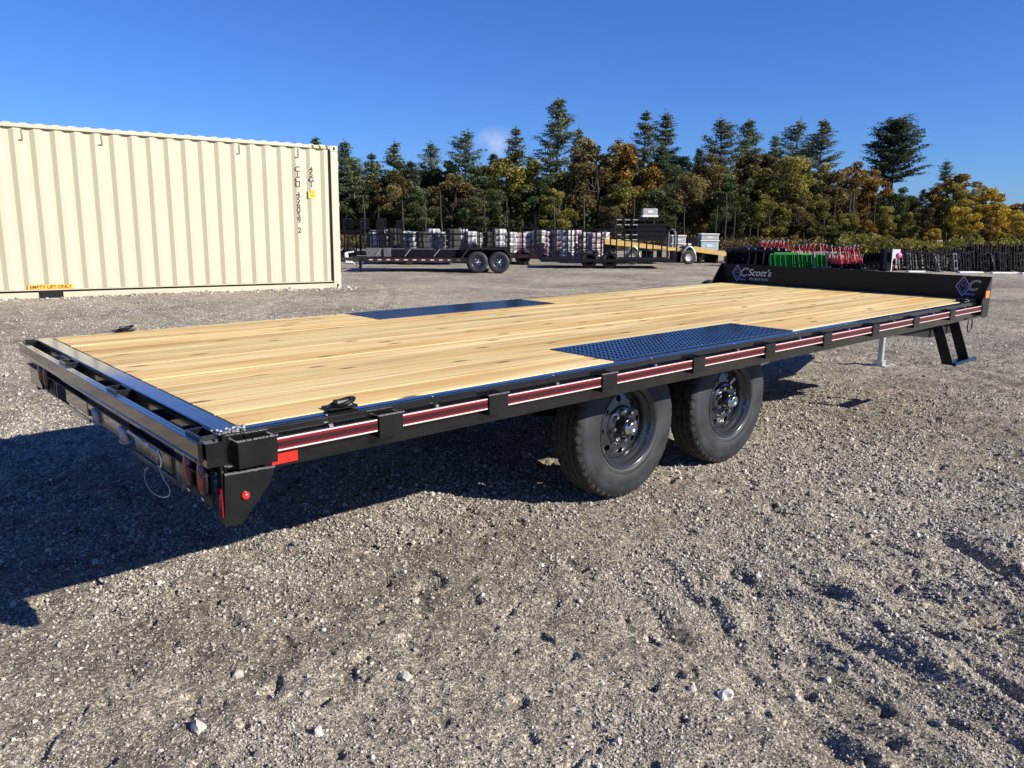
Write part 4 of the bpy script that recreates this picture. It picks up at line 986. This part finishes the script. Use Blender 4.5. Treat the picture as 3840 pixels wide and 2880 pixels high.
LM = {'pine': leaf_mat('pine_needles', (.030, .048, .032), (.100, .128, .080), (.25, .28, .18), .2),
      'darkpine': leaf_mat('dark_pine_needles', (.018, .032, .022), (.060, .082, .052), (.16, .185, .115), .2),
      'orange': leaf_mat('orange_leaves', (.12, .070, .022), (.25, .15, .045), (.42, .27, .08)),
      'brown': leaf_mat('brown_leaves', (.060, .046, .022), (.140, .108, .045), (.27, .215, .095)),
      'yellow': leaf_mat('yellow_leaves', (.17, .115, .018), (.42, .29, .045), (.66, .49, .09)),
      'olive': leaf_mat('olive_leaves', (.065, .062, .018), (.18, .165, .042), (.36, .31, .08)),
      'green': leaf_mat('green_leaves', (.028, .044, .018), (.075, .096, .040), (.17, .19, .08))}
def quad_mesh(name, C, A, B, tint):
    n = len(C); V = np.stack([C-A-B*.3, C+A*.2-B, C+A+B*.3, C-A*.2+B], 1).reshape(-1, 3)
    me = bpy.data.meshes.new(name); me.vertices.add(4*n); me.vertices.foreach_set('co', V.astype(np.float32).ravel())
    me.loops.add(4*n); me.loops.foreach_set('vertex_index', np.arange(4*n, dtype=np.int32)); me.polygons.add(n)
    me.polygons.foreach_set('loop_start', np.arange(0, 4*n, 4, dtype=np.int32)); me.update(calc_edges=True)
    at = me.attributes.new('tint', 'FLOAT', 'POINT'); at.data.foreach_set('value', np.repeat(tint, 4).astype(np.float32)); return me
def rand_unit(g, n):
    v = g.normal(size=(n, 3)); return v/np.linalg.norm(v, axis=1)[:, None]
def leaf_quads(g, C, size, name, tint, flat=0.0):
    n = len(C); N = rand_unit(g, n); N[:, 2] = np.abs(N[:, 2])+flat; N /= np.linalg.norm(N, axis=1)[:, None]
    T = rand_unit(g, n); A = np.cross(N, T); A /= np.linalg.norm(A, axis=1)[:, None]; B = np.cross(N, A)
    s = size*g.uniform(.6, 1.3, n); return quad_mesh(name, C, A*s[:, None], B*(s*g.uniform(.4, .8, n))[:, None], tint)
def pine_meshes(seed, h, w, base, droop=.12, gap=.45, wide_top=False):
    g = np.random.default_rng(seed); Cs = []; Ts = []; wood = MB()
    lean = g.normal(0, .012, 2)*h
    def axis(z): q = z/h; return np.array([lean[0]*q*q+.06*math.sin(z*.9+seed), lean[1]*q*q, z])
    pts = [axis(z) for z in np.linspace(0, h*.985, 9)]; wood.tube(pts, .1, 7, rad=[.20*(1-.93*i/8)*h/14 for i in range(9)])
    z = base*h
    while z < h*.985:
        t = (z/h-base)/(1-base)
        prof = (math.sin(min(1, t*1.25+.25)*math.pi*.5)*(1-t)**.75)*1.25 if not wide_top else math.sin(min(1, t*2.0+.38)*math.pi/2)*(1-t**4)
        for k in range(g.integers(5, 8)):
            a = g.uniform(0, 6.28); Lb = w*prof*g.uniform(.35, 1.25)+.15
            if g.random() < .10: Lb *= 1.3
            el = .10+.75*t+g.normal(0, .08); d = np.array([math.cos(a)*math.cos(el), math.sin(a)*math.cos(el), math.sin(el)])
            p0 = axis(z+g.uniform(-.15, .15)); tip = p0+d*Lb
            wood.tube([p0, tip], .02, 3, rad=[.030, .008])
            nc = max(2, int(Lb/.26))
            for c in range(nc):
                q = .28+.78*(c+g.random())/nc; ctr = p0+d*Lb*q+np.array([0, 0, .10*Lb*q*q]); m = int(g.integers(26, 40)); rr = .15+.16*min(1, Lb*.6)*(1-.4*q)
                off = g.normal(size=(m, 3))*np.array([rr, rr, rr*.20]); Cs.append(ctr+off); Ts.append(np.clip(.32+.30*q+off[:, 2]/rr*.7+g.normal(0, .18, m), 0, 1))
        z += gap*1.55*g.uniform(.6, 1.4)*(1-.45*t)
    m_ = 26; Cs.append(axis(h)+g.normal(size=(m_, 3))*np.array([.10, .10, .25])-np.array([0, 0, .15])); Ts.append(np.full(m_, .6))
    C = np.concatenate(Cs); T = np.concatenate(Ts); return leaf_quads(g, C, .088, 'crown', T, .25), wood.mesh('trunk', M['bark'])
def leafy_meshes(seed, h, w, base, dens=1.0, holes=.0):
    g = np.random.default_rng(seed); wood = MB(); zc = (base+1)/2*h; hz_ = (1-base)/2*h
    pts = [(0, 0, 0), (.1*g.normal(), .1*g.normal(), h*.25), (.25*g.normal(), .25*g.normal(), h*.5), (.3*g.normal(), .3*g.normal(), h*.8)]
    wood.tube(pts, .1, 7, rad=[.20, .16, .11, .04]); Cs = []; Ts = []; nbm = int(46*dens)
    for k in range(nbm):
        v = rand_unit(g, 1)[0]; q = g.uniform(.35, 1)**.6; ctr = np.array([v[0]*w*q, v[1]*w*q, zc+v[2]*hz_*q*g.uniform(.8, 1.08)])
        br = g.uniform(.13, .27)*w*1.25; m = int(230*dens*(br/(w*.25))**1.4)
        if k < 14: 
            j = pts[1+k % 3]; wood.tube([j, tuple(ctr)], .02, 4, rad=[.05, .012])
        d = rand_unit(g, m); rr = g.uniform(.25, 1.1, m)**.55; off = d*rr[:, None]*br*np.array([1, 1, .8]); Cs.append(ctr+off)
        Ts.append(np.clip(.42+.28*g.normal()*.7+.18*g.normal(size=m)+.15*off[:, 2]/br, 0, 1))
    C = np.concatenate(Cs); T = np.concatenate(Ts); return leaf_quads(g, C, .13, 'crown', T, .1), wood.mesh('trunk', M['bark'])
def place_tree(name, label, ud, vtop, d, meshes, hm, mk, group, wscale=1.0, rz=None):
    P = G(ud, d); hor = CAM+CF*d+CR*(ud*SD-1920)/FPX*d-CU*(vtop*SD-1440)/FPX*d; h = hor[2]-GFAR; s = h/hm
    t = thing(name, label, 'tree', P, (0, 0, random.uniform(0, 6.28) if rz is None else rz), group); t.scale = (s*wscale*(1.32 if name == 'pine_tree' else 1.28),)*2+(s,)
    c = link_mesh('crown', meshes[0], t)
    if not meshes[0].materials: meshes[0].materials.append(LM[mk])
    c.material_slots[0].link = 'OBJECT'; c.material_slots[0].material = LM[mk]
    link_mesh('trunk', meshes[1], t); return t
PM = [pine_meshes(100+i, 14, w, b, gap=gp) for i, (w, b, gp) in enumerate(((2.3, .30, .55), (2.0, .36, .50), (2.6, .33, .62), (1.7, .40, .5), (1.9, .30, .45)))]
PMW = pine_meshes(140, 14, 2.1, .50, gap=.21, wide_top=True)
DM = [leafy_meshes(200+i, 9, w, b, dn) for i, (w, b, dn) in enumerate(((2.7, .18, 1.0), (3.0, .12, 1.05), (2.4, .22, .9), (3.2, .10, 1.1), (2.2, .25, .85), (2.9, .06, 1.0)))]
# (column, top row, depth, mesh, palette, width scale, label)
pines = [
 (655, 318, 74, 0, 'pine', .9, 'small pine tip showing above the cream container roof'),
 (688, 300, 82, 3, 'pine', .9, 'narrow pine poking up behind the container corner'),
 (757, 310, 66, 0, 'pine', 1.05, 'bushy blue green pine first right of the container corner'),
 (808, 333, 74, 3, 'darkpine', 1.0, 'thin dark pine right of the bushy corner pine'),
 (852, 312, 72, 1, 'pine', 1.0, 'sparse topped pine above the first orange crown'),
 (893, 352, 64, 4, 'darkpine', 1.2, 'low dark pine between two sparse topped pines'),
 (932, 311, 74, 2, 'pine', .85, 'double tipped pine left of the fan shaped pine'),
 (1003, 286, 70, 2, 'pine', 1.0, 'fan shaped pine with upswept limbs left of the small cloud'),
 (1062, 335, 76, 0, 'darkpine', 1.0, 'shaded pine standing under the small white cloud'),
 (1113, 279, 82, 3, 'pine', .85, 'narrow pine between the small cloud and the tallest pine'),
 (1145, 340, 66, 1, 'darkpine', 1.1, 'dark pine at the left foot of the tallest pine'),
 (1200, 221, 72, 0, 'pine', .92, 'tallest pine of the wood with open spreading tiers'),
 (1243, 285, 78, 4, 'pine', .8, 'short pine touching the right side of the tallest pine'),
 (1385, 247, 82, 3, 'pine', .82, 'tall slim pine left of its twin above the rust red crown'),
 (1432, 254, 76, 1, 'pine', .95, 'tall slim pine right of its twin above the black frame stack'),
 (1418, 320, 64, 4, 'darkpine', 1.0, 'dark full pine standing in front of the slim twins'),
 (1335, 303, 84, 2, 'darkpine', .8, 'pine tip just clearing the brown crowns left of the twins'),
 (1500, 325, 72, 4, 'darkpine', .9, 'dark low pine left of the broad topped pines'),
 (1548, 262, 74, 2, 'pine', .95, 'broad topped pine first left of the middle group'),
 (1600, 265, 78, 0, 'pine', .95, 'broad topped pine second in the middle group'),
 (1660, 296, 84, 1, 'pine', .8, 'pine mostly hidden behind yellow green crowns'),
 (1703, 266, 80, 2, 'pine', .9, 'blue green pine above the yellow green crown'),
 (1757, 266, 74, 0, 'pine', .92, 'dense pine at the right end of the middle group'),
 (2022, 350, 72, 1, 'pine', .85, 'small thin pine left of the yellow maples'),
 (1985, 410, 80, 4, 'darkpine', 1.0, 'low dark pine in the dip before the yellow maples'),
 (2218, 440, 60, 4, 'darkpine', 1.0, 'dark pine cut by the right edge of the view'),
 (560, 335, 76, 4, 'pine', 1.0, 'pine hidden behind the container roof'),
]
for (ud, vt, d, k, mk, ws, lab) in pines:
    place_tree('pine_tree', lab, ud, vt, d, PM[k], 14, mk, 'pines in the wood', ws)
t = place_tree('pine_tree', 'lone tall pine with dense rounded crown rising above orange leaves', 1915, 266, 68, PMW, 14, 'darkpine', 'pines in the wood', 1.0, 1.0)
leafy = [
 (735, 430, 60, 2, 'brown', 1.0, 'brown leafed tree close to the container edge'),
 (790, 400, 58, 4, 'green', 1.1, 'green leafed tree behind the equipment trailer tongue'),
 (858, 378, 58, 0, 'brown', 1.0, 'rust brown crown under the sparse topped pine'),
 (915, 405, 56, 1, 'green', .9, 'dark green crown left of the orange one below the fan pine'),
 (990, 375, 58, 5, 'brown', 1.0, 'orange brown crown below the fan shaped pine'),
 (1045, 400, 55, 3, 'green', .8, 'dark green crown under the small cloud'),
 (1105, 330, 64, 0, 'olive', .9, 'reddish olive crown left of the tallest pine'),
 (1150, 395, 55, 2, 'green', 1.1, 'green crown at the foot of the tallest pine'),
 (1205, 410, 54, 1, 'olive', .9, 'olive crown directly below the tallest pine'),
 (1285, 306, 62, 1, 'brown', .85, 'large brown orange crown right of the tallest pine'),
 (1335, 318, 66, 0, 'brown', .9, 'brown crown behind the large brown orange one'),
 (1368, 300, 64, 4, 'orange', .8, 'rust red crown leaning on the slim pine pair'),
 (1350, 390, 55, 5, 'olive', .9, 'olive orange crown above the black frame stack'),
 (1412, 400, 54, 2, 'green', 1.1, 'dark green crown behind the grey toolbox'),
 (1470, 372, 58, 3, 'brown', .8, 'dull brown crown right of the slim pines'),
 (1520, 360, 60, 0, 'brown', .9, 'orange streaked brown crown under the broad topped pines'),
 (1580, 380, 57, 1, 'green', .8, 'shaded green crown in the middle group'),
 (1640, 320, 64, 2, 'brown', .9, 'bronze crown between the broad pines and yellow crown'),
 (1690, 330, 60, 3, 'olive', .75, 'tall yellow green crown above the red tillers'),
 (1655, 420, 52, 5, 'olive', .9, 'low olive crown behind the loader buckets'),
 (1740, 385, 62, 4, 'green', .9, 'green crown partly behind the copper one'),
 (1790, 372, 60, 1, 'brown', .85, 'tall brown pink crown left of the lone pine'),
 (1838, 352, 66, 0, 'orange', .8, 'copper orange crown just left of the lone pine trunk'),
 (1872, 380, 62, 2, 'orange', .9, 'bright copper crown right under the lone pine'),
 (1815, 455, 50, 3, 'olive', .9, 'wide olive yellow bush like tree above the green buckets'),
 (1755, 470, 52, 4, 'brown', 1.0, 'low brown crown left of the wide olive tree'),
 (1868, 470, 50, 2, 'orange', .8, 'small glowing orange crown beside the wide olive tree'),
 (1925, 405, 58, 5, 'green', .85, 'grey green crown below the lone pine'),
 (1950, 460, 52, 1, 'olive', .8, 'mottled olive crown above the white sign'),
 (1990, 440, 56, 0, 'brown', .8, 'thin bronze crown in the dip right of the lone pine'),
 (2010, 490, 48, 3, 'yellow', .7, 'low yellow thicket tree above the fork frames'),
 (2040, 368, 62, 4, 'orange', .9, 'orange brown crown behind the small thin pine'),
 (2060, 400, 56, 1, 'olive', .8, 'yellow green maple second from the right dip'),
 (2105, 395, 57, 0, 'yellow', .9, 'golden maple with highest crown on the right'),
 (2140, 425, 54, 5, 'yellow', .9, 'golden brown maple right of the highest golden one'),
 (2185, 432, 55, 2, 'orange', 1.0, 'orange tinted maple near the right edge'),
 (2215, 455, 50, 3, 'yellow', .9, 'yellow maple cut by the right edge'),
 (2090, 490, 47, 5, 'olive', .8, 'low olive yellow maple above the tall fork frames'),
 (2165, 500, 47, 4, 'yellow', 1.0, 'small bright yellow tree right above the fork frames'),
 (2290, 430, 56, 0, 'yellow', 1.0, 'yellow tree outside the right edge'),
 (2380, 440, 58, 1, 'orange', 1.0, 'orange tree farther outside the right edge'),
 (560, 400, 62, 3, 'olive', 1.0, 'olive tree hidden behind the container'),
 (640, 405, 62, 1, 'brown', 1.0, 'brown tree hidden behind the container corner'),
 (775, 345, 68, 1, 'green', .9, 'dark green crown between the corner pine and thin pine'),
 (880, 350, 70, 5, 'green', .9, 'deep green crown high behind the sparse topped pine'),
 (960, 352, 72, 0, 'green', .9, 'dark green crown behind the fan shaped pine'),
 (1035, 355, 72, 3, 'green', .8, 'dark round crown behind under the cloud'),
 (1245, 350, 68, 5, 'olive', .8, 'olive crown just right of the tallest pine trunk'),
 (1310, 330, 70, 3, 'olive', .8, 'olive crown behind the large brown orange one'),
 (1455, 345, 68, 0, 'green', .9, 'dark crown in the notch right of the slim twins'),
 (1545, 335, 72, 5, 'brown', .8, 'brown crown high behind the broad topped pines'),
 (1615, 370, 66, 3, 'olive', .8, 'olive crown between the broad topped pines'),
 (1725, 345, 68, 1, 'olive', .85, 'yellow olive crown behind the red tillers row'),
 (1770, 420, 58, 5, 'olive', .9, 'olive crown filling the gap before the copper crowns'),
 (1715, 430, 54, 0, 'brown', .9, 'brown crown low behind the green buckets'),
 (1560, 440, 53, 3, 'green', .8, 'low shaded crown behind the yellow sloping deck'),
 (1320, 440, 53, 2, 'brown', 1.0, 'low orange brown crown left of the stacked frames'),
 (1900, 440, 56, 3, 'olive', .75, 'mixed olive crown right under the lone pine trunk'),
 (1960, 425, 62, 5, 'brown', .8, 'hazy brown crown at the bottom of the sky dip'),
 (2075, 440, 50, 3, 'yellow', .7, 'broad golden crown low between the golden maples'),
 (2130, 470, 48, 1, 'orange', .7, 'amber crown low in front of the golden maples'),
]
for (ud, vt, d, k, mk, ws, lab) in leafy:
    place_tree('maple_tree', lab, ud, vt, d, DM[k], 9, mk, 'leafy trees in the wood', ws)
# bare trunks standing inside the shaded wood
tm = MB().tube([(0, 0, 0), (.05, 0, 2.5), (-.03, .05, 5), (.04, 0, 8)], .1, 6, rad=[.13, .11, .09, .05]).mesh('bare_trunk', M['bark'])
for i in range(46):
    ud = 745+i*25.5+random.uniform(-9, 9); o = link_mesh('bare_trunk', tm); o.location = G(ud, random.uniform(50, 60)); o.scale = (random.uniform(.4, .7),)*2+(random.uniform(.3, .48),); o.rotation_euler = (random.uniform(-.04, .04), random.uniform(-.04, .04), random.uniform(0, 6))
    tag(o, 'slender dark tree trunk rising in the shade at the edge of the wood', 'tree trunk', 'bare trunks at the wood edge')
# dense understory and far wood closing the view
def far_wood(name, label, n, u0, u1, d0, d1, hfun, mk, size, seed):
    g = np.random.default_rng(seed); ud = g.uniform(u0, u1, n); d = g.uniform(d0, d1, n)
    # clump
    u = ud*SD; base = CAM[None, :]+CF[None, :]*d[:, None]+CR[None, :]*((u-1920)/FPX*d)[:, None]
    hh = hfun(ud)*(.75+.35*vnoise(ud*.05, d*.6)+.35*vnoise(ud*.2, d*2)); z = GFAR+hh*g.random(n)**.8
    C = np.stack([base[:, 0], base[:, 1], z], 1); T = np.clip(.4+.9*vnoise(ud*.12, z*.9+d)+g.normal(0, .15, n), 0, 1)
    me = leaf_quads(g, C, size, name, T); me.materials.append(LM[mk]); o = link_mesh(name, me); tag(o, label, 'wood', kind='stuff')
far_wood('far_wood', 'dark mass of evergreen foliage filling the wood behind the trees', 130000, 430, 2500, 84, 96, lambda u: np.interp(u, [500, 1250, 1750, 1850, 1950, 2040, 2150, 2300], [7.4, 8.2, 7.6, 5.4, 3.0, 3.2, 3.6, 2.6]), 'darkpine', .2, 5)
far_wood('understory', 'shaded brown green undergrowth at the foot of the wood', 60000, 430, 1800, 62, 68, lambda u: np.interp(u, [500, 1750, 1800], [3.0, 2.8, 2]), 'green', .12, 6)
far_wood('shade_brush', 'low brown brush behind the yard at the wood edge', 42000, 430, 1900, 50, 58, lambda u: .9+0*u, 'brown', .09, 9)
far_wood('roadside_brush', 'mottled olive brush along the foot of the autumn trees', 40000, 1780, 2500, 45, 51, lambda u: .95+.5*vnoise(u*.03, u*0), 'olive', .08, 8)
